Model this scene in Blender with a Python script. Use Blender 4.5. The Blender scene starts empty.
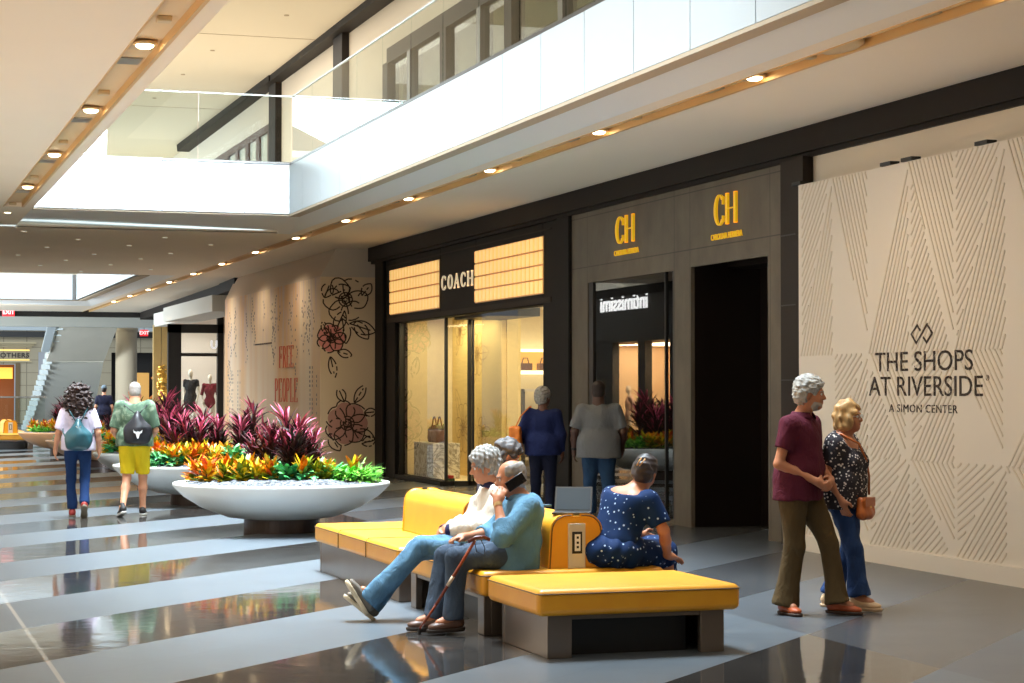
import bpy, math, random
import numpy as np
from mathutils import Vector, Matrix
PI = math.pi
random.seed(7)
COL = bpy.context.scene.collection
sc = bpy.context.scene

# ------------------------------------------------------------------ materials
def _m(name):
    m = bpy.data.materials.new(name); m.use_nodes = True
    nt = m.node_tree; nt.nodes.clear()
    o = nt.nodes.new('ShaderNodeOutputMaterial')
    b = nt.nodes.new('ShaderNodeBsdfPrincipled')
    nt.links.new(b.outputs[0], o.inputs[0])
    return m, nt, b, o
def srgb(r, g, b):
    f = lambda c: (c/255/12.92) if c/255 <= .04045 else ((c/255+.055)/1.055)**2.4
    return (f(r), f(g), f(b), 1)
def coords(nt, scale=(1,1,1), rot=(0,0,0), kind='Object'):
    t = nt.nodes.new('ShaderNodeTexCoord'); mp = nt.nodes.new('ShaderNodeMapping')
    mp.inputs['Scale'].default_value = scale; mp.inputs['Rotation'].default_value = rot
    nt.links.new(t.outputs[kind], mp.inputs[0]); return mp.outputs[0]
def ramp(nt, fac, stops, interp='LINEAR'):
    r = nt.nodes.new('ShaderNodeValToRGB'); r.color_ramp.interpolation = interp
    el = r.color_ramp.elements
    while len(el) < len(stops): el.new(.5)
    for e, (p, c) in zip(el, stops): e.position = p; e.color = c
    nt.links.new(fac, r.inputs[0]); return r.outputs[0]
def noise(nt, vec, scale, detail=3, rough=.5, dist=0):
    n = nt.nodes.new('ShaderNodeTexNoise'); n.inputs['Scale'].default_value = scale
    n.inputs['Detail'].default_value = detail; n.inputs['Roughness'].default_value = rough
    n.inputs['Distortion'].default_value = dist
    nt.links.new(vec, n.inputs['Vector']); return n.outputs['Fac']
def mathn(nt, op, a, b=None, c=None):
    n = nt.nodes.new('ShaderNodeMath'); n.operation = op
    for i, v in enumerate((a, b, c)):
        if v is None: continue
        if isinstance(v, (int, float)): n.inputs[i].default_value = v
        else: nt.links.new(v, n.inputs[i])
    return n.outputs[0]
def mixc(nt, fac, a, b, mode='MIX'):
    n = nt.nodes.new('ShaderNodeMix'); n.data_type = 'RGBA'; n.blend_type = mode
    for s, v in ((n.inputs[0], fac), (n.inputs[6], a), (n.inputs[7], b)):
        if isinstance(v, (int, float)): s.default_value = v
        elif isinstance(v, tuple): s.default_value = v
        else: nt.links.new(v, s)
    return n.outputs[2]
def bump(nt, b, h, strength=.3, dist=.01):
    n = nt.nodes.new('ShaderNodeBump'); n.inputs['Strength'].default_value = strength
    n.inputs['Distance'].default_value = dist
    nt.links.new(h, n.inputs['Height']); nt.links.new(n.outputs[0], b.inputs['Normal'])
def mat(name, col, rough=.6, metal=0, var=0, vscale=6, bmp=0, bscale=60, emit=0, spec=.5, ecol=None, stretch=(1,1,1)):
    m, nt, b, o = _m(name)
    b.inputs['Base Color'].default_value = col
    b.inputs['Roughness'].default_value = rough; b.inputs['Metallic'].default_value = metal
    b.inputs['Specular IOR Level'].default_value = spec
    if var or bmp: v = coords(nt, stretch)
    if var:
        n = noise(nt, v, vscale, 4)
        d = tuple(min(1, c*(1-var)) for c in col[:3])+(1,); u = tuple(min(1, c*(1+var)) for c in col[:3])+(1,)
        nt.links.new(ramp(nt, n, [(.3, d), (.7, u)]), b.inputs['Base Color'])
    if bmp: bump(nt, b, noise(nt, v, bscale, 3), bmp)
    if emit:
        b.inputs['Emission Color'].default_value = ecol or col
        b.inputs['Emission Strength'].default_value = emit
    return m
def glass(name, tint=(.92,.96,.95,1), ior=1.5, rough=0.0, refl=1.0):
    m, nt, b, o = _m(name); nt.nodes.remove(b)
    t = nt.nodes.new('ShaderNodeBsdfTransparent'); t.inputs[0].default_value = tint
    g = nt.nodes.new('ShaderNodeBsdfGlossy'); g.inputs['Roughness'].default_value = rough
    f = nt.nodes.new('ShaderNodeFresnel'); f.inputs[0].default_value = ior
    geo = nt.nodes.new('ShaderNodeNewGeometry')      # the exit face of a pane adds no mirror of its own
    k = mathn(nt, 'MULTIPLY', f.outputs[0], mathn(nt, 'MULTIPLY', mathn(nt, 'SUBTRACT', 1, geo.outputs['Backfacing']), refl))
    mx = nt.nodes.new('ShaderNodeMixShader')
    nt.links.new(k, mx.inputs[0]); nt.links.new(t.outputs[0], mx.inputs[1]); nt.links.new(g.outputs[0], mx.inputs[2])
    nt.links.new(mx.outputs[0], o.inputs[0]); return m

# ------------------------------------------------------------------ mesh builder
class MB:
    def __init__(s): s.v = []; s.f = []; s.mi = []; s.m = 0
    def add(s, vs, fs):
        n = len(s.v); s.v += [tuple(v) for v in vs]
        for f in fs: s.f.append(tuple(n+i for i in f)); s.mi.append(s.m)
        return s
    def box(s, x0, x1, y0, y1, z0, z1):
        vs = [(x, y, z) for x in (x0, x1) for y in (y0, y1) for z in (z0, z1)]
        return s.add(vs, [(0,1,3,2),(4,6,7,5),(0,4,5,1),(2,3,7,6),(0,2,6,4),(1,5,7,3)])
    def hexa(s, b, t):   # bottom 4 pts, top 4 pts (ccw from above)
        return s.add(list(b)+list(t), [(3,2,1,0),(4,5,6,7),(0,1,5,4),(1,2,6,5),(2,3,7,6),(3,0,4,7)])
    def prism(s, poly, d):   # polygon in 3D extruded by vector d
        n = len(poly); vs = list(poly)+[tuple(a+b for a, b in zip(p, d)) for p in poly]
        return s.add(vs, [tuple(range(n)), tuple(range(2*n-1, n-1, -1))]+[(i, (i+1) % n, n+(i+1) % n, n+i) for i in range(n)])
    def lathe(s, prof, c=(0,0,0), n=32, a0=0, a1=2*PI, sx=1, sy=1):
        full = abs(a1-a0-2*PI) < 1e-6; m = n if full else n+1
        vs = [(c[0]+r*math.cos(a0+(a1-a0)*i/n)*sx, c[1]+r*math.sin(a0+(a1-a0)*i/n)*sy, c[2]+z) for i in range(m) for r, z in prof]
        k = len(prof); fs = []
        for i in range(n if full else n):
            j = (i+1) % m
            for q in range(k-1): fs.append((i*k+q, j*k+q, j*k+q+1, i*k+q+1))
        if full:
            if prof[0][0] > 1e-5: fs.append(tuple(i*k for i in range(m))[::-1])
            if prof[-1][0] > 1e-5: fs.append(tuple(i*k+k-1 for i in range(m)))
        return s.add(vs, fs)
    def tube(s, pts, r, n=8, r2=None, cap=True):
        pts = [Vector(p) for p in pts]; N = len(pts); vs = []; prev = None
        for i, p in enumerate(pts):
            d = (pts[min(i+1, N-1)]-pts[max(i-1, 0)]).normalized()
            if prev is None: u = d.orthogonal().normalized()
            else: u = (prev-d*prev.dot(d)).normalized()
            prev = u; w = d.cross(u)
            rr = r if not isinstance(r, (list, tuple)) else r[i]
            if r2 is not None: rr = r+(r2-r)*i/(N-1)
            for k in range(n):
                a = 2*PI*k/n; vs.append(p+(u*math.cos(a)+w*math.sin(a))*rr)
        fs = [(i*n+k, i*n+(k+1) % n, (i+1)*n+(k+1) % n, (i+1)*n+k) for i in range(N-1) for k in range(n)]
        if cap: fs += [tuple(range(n))[::-1], tuple((N-1)*n+k for k in range(n))]
        return s.add(vs, fs)
    def ring(s, outer, inner, d):   # closed band between two loops, extruded by d
        n = len(outer); D = Vector(d)
        vs = [Vector(p) for p in outer]+[Vector(p) for p in inner]
        vs += [v+D for v in vs]; fs = []
        for i in range(n):
            j = (i+1) % n
            fs += [(i, j, n+j, n+i), (2*n+j, 2*n+i, 3*n+i, 3*n+j), (i, 2*n+i, 2*n+j, j), (n+i, n+j, 3*n+j, 3*n+i)]
        return s.add(vs, fs)
    def build(s, name, mats, parent=None, bevel=0, smooth=False, seg=2, loc=None):
        me = bpy.data.meshes.new(name); me.from_pydata([tuple(v) for v in s.v], [], s.f); me.update()
        mats = mats if isinstance(mats, (list, tuple)) else [mats]
        for m in mats: me.materials.append(m)
        if len(mats) > 1: me.polygons.foreach_set('material_index', s.mi)
        o = bpy.data.objects.new(name, me); COL.objects.link(o)
        if parent: o.parent = parent
        if loc: o.location = loc
        if bevel:
            b = o.modifiers.new('b', 'BEVEL'); b.width = bevel; b.segments = seg; b.limit_method = 'ANGLE'; b.angle_limit = .6
        if smooth or bevel:
            me.polygons.foreach_set('use_smooth', [True]*len(me.polygons))
            if not smooth: me.set_sharp_from_angle(angle=.7)
        return o
def obj_from(name, verts, faces, mats, parent=None, smooth=True):
    me = bpy.data.meshes.new(name); me.from_pydata(verts, [], faces); me.update()
    for m in (mats if isinstance(mats, (list, tuple)) else [mats]): me.materials.append(m)
    if smooth: me.polygons.foreach_set('use_smooth', [True]*len(me.polygons))
    o = bpy.data.objects.new(name, me); COL.objects.link(o)
    if parent: o.parent = parent
    return o
def empty(name, label, cat, loc=(0,0,0), rz=0, group=None):
    o = bpy.data.objects.new(name, None); COL.objects.link(o); o.empty_display_size = .1
    o.location = loc; o.rotation_euler = (0,0,rz); o['label'] = label; o['category'] = cat
    if group: o['group'] = group
    return o
def tag(o, label, cat, group=None):
    o['label'] = label; o['category'] = cat
    if group: o['group'] = group
    return o
def struct(o): o['kind'] = 'structure'; return o
def copy_tree(root, loc, rz=None, label=None, group=None, scale=None):
    def cp(o, par):
        c = o.copy(); COL.objects.link(c)
        if par: c.parent = par
        for ch in [x for x in bpy.data.objects if x.parent == o]: cp(ch, c)
        return c
    r = cp(root, None); r.location = loc
    if rz is not None: r.rotation_euler[2] = rz
    if label: r['label'] = label
    if group: r['group'] = group
    if scale: r.scale = (scale,)*3 if isinstance(scale, (int, float)) else scale
    return r
def text(body, size, M, material, name, parent=None, depth=.004, sx=1.0, bold=0, align='CENTER', spacing=1.0, track=1.0):
    cu = bpy.data.curves.new('t', 'FONT'); cu.body = body; cu.size = size; cu.extrude = depth/2; cu.offset = bold
    cu.align_x = align; cu.align_y = 'CENTER'; cu.space_line = spacing; cu.space_character = track
    cu.resolution_u = 4
    t = bpy.data.objects.new('t', cu); COL.objects.link(t)
    bpy.context.view_layer.update()
    me = bpy.data.meshes.new_from_object(t.evaluated_get(bpy.context.evaluated_depsgraph_get()))
    bpy.data.objects.remove(t)
    me.transform(M @ Matrix.Diagonal((sx,1,1,1))); me.materials.clear(); me.materials.append(material)
    o = bpy.data.objects.new(name, me); COL.objects.link(o)
    if parent: o.parent = parent
    return o
def face_west(x, y, z):   # text plane on the right wall, read by someone looking +X: text right runs toward -Y
    return Matrix(((0,0,-1,x),(-1,0,0,y),(0,1,0,z),(0,0,0,1)))
def face_east(x, y, z):   # text on the left wall, facing +X
    return Matrix(((0,0,1,x),(1,0,0,y),(0,1,0,z),(0,0,0,1)))
def face_south(x, y, z):  # facing -Y
    return Matrix(((1,0,0,x),(0,0,-1,y),(0,1,0,z),(0,0,0,1)))

# ------------------------------------------------------------------ SDF bodies (smooth-union figures, meshed with surface nets)
def cap(a, b, ra, rb=None, k=.02, op='+', flat=None):
    return dict(t='cap', a=np.array(a, float), b=np.array(b, float), ra=ra, rb=ra if rb is None else rb, k=k, op=op, flat=flat)
def ell(c, r, R=None, k=.02, op='+'):
    return dict(t='ell', c=np.array(c, float), r=np.array(r, float), R=None if R is None else np.array(R, float), k=k, op=op)
def pln(p, n):   # keeps the side the normal points away from
    n = np.array(n, float); return dict(t='pln', p=np.array(p, float), n=n/np.linalg.norm(n), op='cut', k=0)
def grp(L, k=.02, op='+'): return dict(t='grp', L=L, k=k, op=op)
def bxs(c, h, r, R=None, k=.01, op='+'):
    return dict(t='box', c=np.array(c, float), h=np.array(h, float), r=r, R=None if R is None else np.array(R, float), k=k, op=op)
def _one(q, P):
    t = q['t']
    if t == 'grp': return evalsdf(q['L'], P)
    if t == 'pln': return (P-q['p']) @ q['n']
    if t == 'ell':
        d = P-q['c']
        if q['R'] is not None: d = d @ q['R']
        k0 = np.linalg.norm(d/q['r'], axis=1); k1 = np.linalg.norm(d/(q['r']**2), axis=1)
        return k0*(k0-1)/np.maximum(k1, 1e-9)
    if t == 'box':
        d = P-q['c']
        if q['R'] is not None: d = d @ q['R']
        w = np.abs(d)-q['h']+q['r']
        return np.linalg.norm(np.maximum(w, 0), axis=1)+np.minimum(w.max(axis=1), 0)-q['r']
    a, b = q['a'], q['b']; X = P-a; D = b-a; f = 1
    if q['flat'] is not None:
        n, f = q['flat']; n = np.array(n, float); n = n/np.linalg.norm(n)
        X = X+np.outer((X @ n)*(1/f-1), n); D = D+n*(D @ n)*(1/f-1)
    L = max(D @ D, 1e-12); h = np.clip((X @ D)/L, 0, 1)
    d = np.linalg.norm(X-np.outer(h, D), axis=1)-(q['ra']+(q['rb']-q['ra'])*h)
    return d*(f**.5 if f != 1 else 1)
def evalsdf(L, P):
    r = None
    for q in L:
        d = _one(q, P); k = q['k']
        if r is None: r = d; continue
        if q['op'] == '+':
            h = np.maximum(k-np.abs(r-d), 0)/max(k, 1e-6); r = np.minimum(r, d)-h*h*k/4
        elif q['op'] == '-':
            d = -d; h = np.maximum(k-np.abs(r-d), 0)/max(k, 1e-6); r = np.maximum(r, d)+h*h*k/4
        else: r = np.maximum(r, d)
    return r
def bounds(L):
    lo = np.full(3, 1e9); hi = -lo
    for q in L:
        if q['op'] != '+': continue
        if q['t'] == 'grp': a, b = bounds(q['L'])
        elif q['t'] == 'ell': R = q['r'].max(); a, b = q['c']-R, q['c']+R
        elif q['t'] == 'box': R = np.linalg.norm(q['h']); a, b = q['c']-R, q['c']+R
        elif q['t'] == 'cap':
            R = max(q['ra'], q['rb']); a = np.minimum(q['a'], q['b'])-R; b = np.maximum(q['a'], q['b'])+R
        else: continue
        lo = np.minimum(lo, a); hi = np.maximum(hi, b)
    return lo, hi
def sdf_mesh(name, L, vox, material, parent=None, disp=None, pad=.03):
    lo, hi = bounds(L); lo = lo-pad; hi = hi+pad
    B = 6; n = np.ceil((hi-lo)/vox/B).astype(int)*B+1
    D = np.full(n, 1.0, np.float32)
    nb = (n-1)//B
    bi = np.stack(np.meshgrid(*[np.arange(k) for k in nb], indexing='ij'), -1).reshape(-1, 3)
    cen = lo+(bi*B+B/2)*vox
    dc = evalsdf(L, cen); rad = B*vox*.9+pad*.7
    act = np.abs(dc) < rad
    # inside blocks that are inactive: mark negative
    loc = np.stack(np.meshgrid(*[np.arange(B+1)]*3, indexing='ij'), -1).reshape(-1, 3)
    ins = bi[(~act) & (dc < 0)]
    if len(ins):
        idx = (ins[:, None, :]*B+loc[None]).reshape(-1, 3); D[idx[:,0], idx[:,1], idx[:,2]] = -1
    idx = (bi[act][:, None, :]*B+loc[None]).reshape(-1, 3)
    key = np.unique((idx[:,0]*n[1]+idx[:,1])*n[2]+idx[:,2])
    P = np.stack([key//(n[1]*n[2]), (key//n[2]) % n[1], key % n[2]], -1)*vox+lo
    v = evalsdf(L, P)
    if disp is not None: v = v+disp(P)
    D.reshape(-1)[key] = v
    # surface nets
    S = D < 0; c = np.zeros(n-1, int); acc = np.zeros(tuple(n-1)+(3,), np.float32); cnt = np.zeros(n-1, np.float32)
    sl = lambda o, a: tuple(slice(o[i], n[i]-1+o[i]) for i in range(3))
    for ax in range(3):
        e = np.eye(3, dtype=int)[ax]; oth = [i for i in range(3) if i != ax]
        for u in (0, 1):
            for w in (0, 1):
                o0 = np.zeros(3, int); o0[oth[0]] = u; o0[oth[1]] = w; o1 = o0+e
                a = D[sl(o0, 0)]; b = D[sl(o1, 0)]; cr = (a < 0) != (b < 0)
                t = np.where(cr, a/np.where(cr, a-b, 1), 0)
                pt = np.zeros(a.shape+(3,), np.float32); pt[..., ax] = t
                pt[..., oth[0]] = u; pt[..., oth[1]] = w
                acc += pt*cr[..., None]; cnt += cr
    m = cnt > 0; vid = np.full(n-1, -1, int); vid[m] = np.arange(m.sum())
    cell = np.stack(np.nonzero(m), -1); V = (cell+acc[m]/cnt[m][:, None])*vox+lo
    F = []
    for ax in range(3):
        e = np.eye(3, dtype=int)[ax]; b_, c_ = [(1,2),(2,0),(0,1)][ax]
        a = S[tuple(slice(0, n[i]-(1 if i == ax else 0)) for i in range(3))]
        b = S[tuple(slice(1 if i == ax else 0, n[i]) for i in range(3))]
        g = np.stack(np.nonzero(a != b), -1)
        g = g[(g[:, b_] > 0) & (g[:, c_] > 0) & (g[:, b_] < n[b_]-1) & (g[:, c_] < n[c_]-1)]
        if not len(g): continue
        eb = np.eye(3, dtype=int)[b_]; ec = np.eye(3, dtype=int)[c_]
        q = [g, g-eb, g-eb-ec, g-ec]; ids = np.stack([vid[tuple(x.T)] for x in q], -1)
        flip = ~a[tuple(g.T)]; ids[flip] = ids[flip][:, ::-1]
        F.append(ids[(ids >= 0).all(1)])
    F = np.concatenate(F)
    me = bpy.data.meshes.new(name)
    me.vertices.add(len(V)); me.vertices.foreach_set('co', V.astype(np.float32).ravel())
    me.loops.add(F.size); me.loops.foreach_set('vertex_index', F.ravel().astype(np.int32))
    me.polygons.add(len(F)); me.polygons.foreach_set('loop_start', np.arange(0, F.size, 4, dtype=np.int32))
    me.update(calc_edges=True); me.validate()
    me.polygons.foreach_set('use_smooth', [True]*len(me.polygons)); me.materials.append(material)
    o = bpy.data.objects.new(name, me); COL.objects.link(o)
    if parent: o.parent = parent
    return o
def wrinkle(amp, f=28, seed=0):
    rs = np.random.RandomState(seed); K = rs.randn(6, 3)*f; ph = rs.rand(6)*6
    K[:, 2] *= .45
    def g(P):
        w = np.sin(P @ (K[0]*.35)+ph[0])*.9
        s = np.sin(P @ K[1]+ph[1]+w*1.6)+.7*np.sin(P @ K[2]+ph[2]-w)+.6*np.sin(P @ K[3]*1.7+ph[3]+w*2)
        return amp*s*.6
    return g
def curls(amp, f=90, seed=0):
    rs = np.random.RandomState(seed); K = rs.randn(8, 3)*f; ph = rs.rand(8)*6
    def g(P):
        s = 0
        for i in range(8): s = s+np.sin(P @ K[i]+ph[i]+1.3*np.sin(P @ K[(i+3) % 8]*.4))
        return amp*s*.45
    return g
# ------------------------------------------------------------------ palette
M = {}
M['ceil'] = mat('ceiling_paint', srgb(248,234,214), .85, var=.02, vscale=.5)
M['ring'] = mat('soffit_paint', srgb(238,238,236), .6)
M['upceil'] = mat('upper_ceiling_paint', srgb(232,224,206), .85)
M['panel'] = mat('white_glass_panel', srgb(196,205,210), .35, spec=.4)
M['lip'] = mat('lip_paint', srgb(188,172,150), .7)
M['chan'] = mat('channel_gold', srgb(228,200,156), .5)
M['chanedge'] = mat('channel_brass_edge', srgb(226,184,124), .4, metal=.2)
M['beam'] = mat('dark_bronze', srgb(32,26,23), .6, var=.06, vscale=3, spec=.2)
M['beam2'] = mat('dark_bronze_light', srgb(46,39,35), .6, spec=.2)
M['black'] = mat('black_frame', srgb(20,19,19), .4)
M['wall'] = mat('wall_paint', srgb(222,212,196), .85)
M['greywall'] = mat('bulkhead_paint', srgb(205,203,195), .8)
M['steel'] = mat('brushed_steel', srgb(178,176,172), .3, metal=.9)
M['dsteel'] = mat('dark_steel', srgb(90,88,86), .35, metal=.6)
M['glass'] = glass('railing_glass', (.91,.95,.94,1), 1.45)
M['shopglass'] = glass('shop_glass', (.93,.94,.92,1), 1.55)
M['darkglass'] = glass('dark_shop_glass', (.72,.72,.70,1), 1.9)

def floor_mat():
    m, nt, b, o = _m('striped_stone_floor')
    v = coords(nt); sp = nt.nodes.new('ShaderNodeSeparateXYZ'); nt.links.new(v, sp.inputs[0])
    x, y = sp.outputs[0], sp.outputs[1]
    s = mathn(nt, 'MULTIPLY', mathn(nt, 'SUBTRACT', y, x), .70711)
    t = mathn(nt, 'MULTIPLY', mathn(nt, 'ADD', y, x), .70711)
    q = mathn(nt, 'DIVIDE', mathn(nt, 'SUBTRACT', s, 6.83), 2.47)
    fr = mathn(nt, 'FRACT', q)                        # 0-.5 pale matt, .5-1 dark polished
    dark = mathn(nt, 'GREATER_THAN', fr, .5)
    # tile joints: every stripe split lengthways in two courses, cross joints every 1.24 m
    def joint(c, per, w):
        f = mathn(nt, 'FRACT', mathn(nt, 'DIVIDE', c, per))
        return mathn(nt, 'LESS_THAN', f, w/per)
    j = mathn(nt, 'MAXIMUM', joint(mathn(nt, 'SUBTRACT', s, 6.83), .6175, .008), joint(t, .9, .007))
    cell = nt.nodes.new('ShaderNodeCombineXYZ')
    nt.links.new(mathn(nt, 'FLOOR', mathn(nt, 'DIVIDE', mathn(nt, 'SUBTRACT', s, 6.83), .6175)), cell.inputs[0])
    nt.links.new(mathn(nt, 'FLOOR', mathn(nt, 'DIVIDE', t, .9)), cell.inputs[1])
    wn = nt.nodes.new('ShaderNodeTexWhiteNoise'); nt.links.new(cell.outputs[0], wn.inputs[0])
    n = noise(nt, v, 2.2, 5, .6)
    light = ramp(nt, n, [(.25, srgb(86,94,101)), (.75, srgb(98,107,115))])
    darkc = ramp(nt, n, [(.25, srgb(52,50,49)), (.75, srgb(68,65,62))])
    light = mixc(nt, mathn(nt, 'MULTIPLY', wn.outputs[0], .16), light, srgb(76,84,92))
    darkc = mixc(nt, mathn(nt, 'MULTIPLY', wn.outputs[0], .3), darkc, srgb(52,50,49))
    c = mixc(nt, dark, light, darkc)
    hon = mathn(nt, 'GREATER_THAN', x, 6.1)            # honed, more even paving along the shopfronts
    c = mixc(nt, mathn(nt, 'MULTIPLY', hon, .68), c, mixc(nt, wn.outputs[0], srgb(66,70,75), srgb(78,82,87)))
    c = mixc(nt, mathn(nt, 'MULTIPLY', j, .35), c, srgb(60,60,60))
    metal = mathn(nt, 'LESS_THAN', mathn(nt, 'ABSOLUTE', mathn(nt, 'SUBTRACT', x, 1.1)), .014)
    c = mixc(nt, metal, c, srgb(150,146,140))
    nt.links.new(c, b.inputs['Base Color'])
    r = mathn(nt, 'MAXIMUM', mathn(nt, 'MULTIPLY_ADD', dark, -.25, .29), mathn(nt, 'MULTIPLY', hon, .22))
    nt.links.new(mathn(nt, 'MULTIPLY_ADD', n, .05, r), b.inputs['Roughness'])
    b.inputs['Specular IOR Level'].default_value = .5
    nt.links.new(mathn(nt, 'MULTIPLY_ADD', dark, .2, .65), b.inputs['Specular IOR Level'])
    # faint waviness of the polished slabs
    wv = coords(nt, (1.2, 1.2, 1))
    bump(nt, b, noise(nt, wv, 3.5, 2, .5, .6), .22, .004)
    return m
M['floor'] = floor_mat()
f = MB(); f.box(-8, 30, -14, 112, -.2, 0); struct(f.build('floor', M['floor']))

# ------------------------------------------------------------------ lower ceiling with its atrium openings
ZC, ZS = 4.42, 5.15
c = MB()
c.box(-.7, 2.04, -12, 48.5, ZC, ZS); c.box(2.31, 2.48, -12, 31, ZC, ZS)
c.box(-8, 2.04, 48.5, 62.6, ZC, ZS-.0) if False else None
c.box(7.70, 9.7, -12, 72, ZC, ZS); c.box(7.25, 7.47, -12, 72, ZC, ZS)
c.box(2.04, 2.31, -12, 31, 4.5, ZS); c.box(7.47, 7.70, -12, 72, 4.5, ZS)
c.box(2.04, 7.25, 35.0, 48.5, ZC, ZS); c.box(-.7, 7.25, 67.0, 72, ZC, ZS)
c.box(2.04, 2.48, 31, 35, ZC, ZS)
c.box(9.7, 12.4, 38, 72, ZC, ZS)
struct(c.build('ceiling', M['ceil']))
lip = MB()
lip.box(6.50, 6.62, -12, 31.12, 4.40, 4.6); lip.box(2.48, 6.62, 31.08, 31.2, 4.40, 4.6); lip.box(6.42, 6.52, -12, 31.1, 4.385, 4.42)
lip.box(6.42, 6.62, 48.5, 62.7, 4.40, 4.6); lip.box(-.7, 6.62, 62.68, 62.8, 4.40, 4.6)
struct(lip.build('trim_1', M['lip']))
r = MB()
def ring(y0, y1, yr, x0):
    r.hexa([(6.62,y0,4.51),(7.25,y0,ZC),(7.25,yr,ZC),(6.62,y1,4.51)], [(6.62,y0,4.7),(7.25,y0,4.7),(7.25,yr,4.7),(6.62,y1,4.7)])
    r.hexa([(x0,y1,4.51),(6.62,y1,4.51),(7.25,yr,ZC),(6.9,yr,4.51)][:3]+[(x0,yr,4.52)], [(x0,y1,4.7),(6.62,y1,4.7),(7.25,yr,4.7),(x0,yr,4.7)])
ring(-12, 31.2, 35, 2.48); ring(48.5, 62.8, 67, -.7)
struct(r.build('trim_2', M['ring']))
s = MB(); s.box(6.5, 7.25, -12, 31.2, 4.72, ZS); s.box(2.48, 7.25, 31.2, 35, 4.72, ZS); s.box(6.5, 7.25, 48.5, 67, 4.72, ZS); s.box(-.7, 6.6, 62.8, 67, 4.72, ZS)
struct(s.build('ceiling', M['ceil']))
# recessed light channels with brass lips
for i, (x0, x1) in enumerate(((2.04, 2.31), (7.47, 7.70))):
    g = MB(); g.box(x0, x1, -12, 31 if i == 0 else 72, 4.485, 4.5)
    g.m = 1; g.box(x0-.012, x0+.004, -12, 31 if i == 0 else 72, 4.412, 4.495); g.box(x1-.004, x1+.03, -12, 31 if i == 0 else 72, 4.412, 4.495)
    struct(g.build('trim_%d' % (3+i), [M['chan'], M['chanedge']]))
# atrium fascias: white back-painted glass panels with fine joints
def fascia(name, lab, axis, pos, a0, a1, step, start, nrm):
    root = empty(name, lab, 'balcony fascia', (0,0,0))
    bk = MB()
    if axis == 'y': bk.box(pos+.02*nrm if nrm > 0 else pos-.08, pos+.08 if nrm > 0 else pos-.02, a0, a1, 4.42, 5.2)
    else: bk.box(a0, a1, pos+.02, pos+.08, 4.42, 5.2)
    bk.build('backing', M['dsteel'], root)
    e = start
    while e > a0+.01: e -= step
    while e < a1-.01:
        u0, u1 = max(e, a0)+.008, min(e+step, a1)-.008
        if u1-u0 > .1:
            p = MB()
            if axis == 'y': p.box(min(pos, pos+.02*nrm), max(pos, pos+.02*nrm), u0, u1, 4.425, 5.195)
            else: p.box(u0, u1, pos, pos+.02, 4.425, 5.195)
            p.build('panel', M['panel'], root)
        e += step
    return root
fascia('balcony_fascia', 'long white panelled fascia under the right-hand glass balcony rail', 'y', 6.42, 5, 31, 1.255, 26.3, 1)
fascia('balcony_fascia', 'bright white panelled fascia crossing the far end of the near ceiling opening', 'x', 31, 2.48, 6.42, 1.29, 3.13, 1)
fascia('balcony_fascia', 'white fascia along the right side of the second ceiling opening', 'y', 6.30, 48.5, 62.6, 1.25, 50, 1)
fascia('balcony_fascia', 'white fascia across the far end of the second ceiling opening', 'x', 62.6, -.7, 6.3, 2.6, 1, 1)
fascia('balcony_fascia', 'fascia along the left side of the near ceiling opening', 'y', 2.5, 5, 31, 1.25, 26.3, -1) if False else None

# glass balustrades
def balustrade(lab, axis, pos, a0, a1, step, z0=5.2, z1=6.27):
    root = empty('glass_railing', lab, 'railing', (0,0,0))
    b = MB()
    if axis == 'y': b.box(pos-.03, pos+.06, a0, a1, z0, z0+.035)
    else: b.box(a0, a1, pos-.03, pos+.06, z0, z0+.035)
    b.build('base_rail', M['dsteel'], root)
    t = MB()
    if axis == 'y': t.box(pos+.0, pos+.03, a0, a1, z1, z1+.022)
    else: t.box(a0, a1, pos+.0, pos+.03, z1, z1+.022)
    t.build('top_edge', M['railtop'], root)
    u = a1
    while u > a0+.05:
        w = max(a0, u-step); g = MB()
        if axis == 'y': g.box(pos+.008, pos+.022, w+.012, u-.012, z0+.03, z1)
        else: g.box(w+.012, u-.012, pos+.008, pos+.022, z0+.03, z1)
        g.build('glass_pane', M['glass'], root); u = w
    return root
M['railtop'] = mat('rail_edge', srgb(225,232,232), .25)
balustrade('glass railing running along the right-hand upper balcony', 'y', 6.45, 12, 31, 1.43)
balustrade('glass railing across the far side of the near ceiling opening', 'x', 31, 2.0, 6.45, 1.48)

# ------------------------------------------------------------------ upper level
u = MB(); u.box(6.45, 12, 30, 82, 9, 9.2); u.box(-8, 6.45, 30, 49, 9, 9.2); u.box(3.3, 6.45, 49, 82, 9, 9.2); u.box(-8, 3.3, 62, 82, 9, 9.2)
u.box(6.45, 12, -14, 30, 9, 9.2); u.box(-8, 2.48, -14, 30, 9, 9.2)
struct(u.build('ceiling', M['upceil']))
for yy in (41, 52):   # fine seams in the upper ceiling
    q = MB(); q.box(2.5, 9.2, yy, yy+.02, 8.992, 9.001); struct(q.build('trim_5', M['lip']))
for k, (x, y) in enumerate([(7.9,35.5),(7.9,38.5),(7.2,43),(7.1,46.5),(7.0,50.5),(5.6,41.5),(5.4,46),(5.0,54)]):
    d = MB(); d.lathe([(0,0),(.05,0),(.05,.015),(0,.015)], (x,y,8.985), 12)
    tag(d.build('sprinkler', M['lip']), 'small sprinkler rose on the pale upper ceiling', 'sprinkler', 'sprinklers on the upper ceiling')
fl = MB(); fl.box(9.65, 14.5, -12, 38, 4.45, 5.14); fl.box(12.4, 14.5, 38, 82, 4.45, 5.14); fl.box(-8, -.7, -12, 48, 4.43, 5.14)
struct(fl.build('floor', M['ceil']))
w = MB(); w.box(9.35, 9.6, 36, 82, 5.15, 9); w.box(9.35, 9.6, -12, 36, 8.0, 9)
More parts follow.
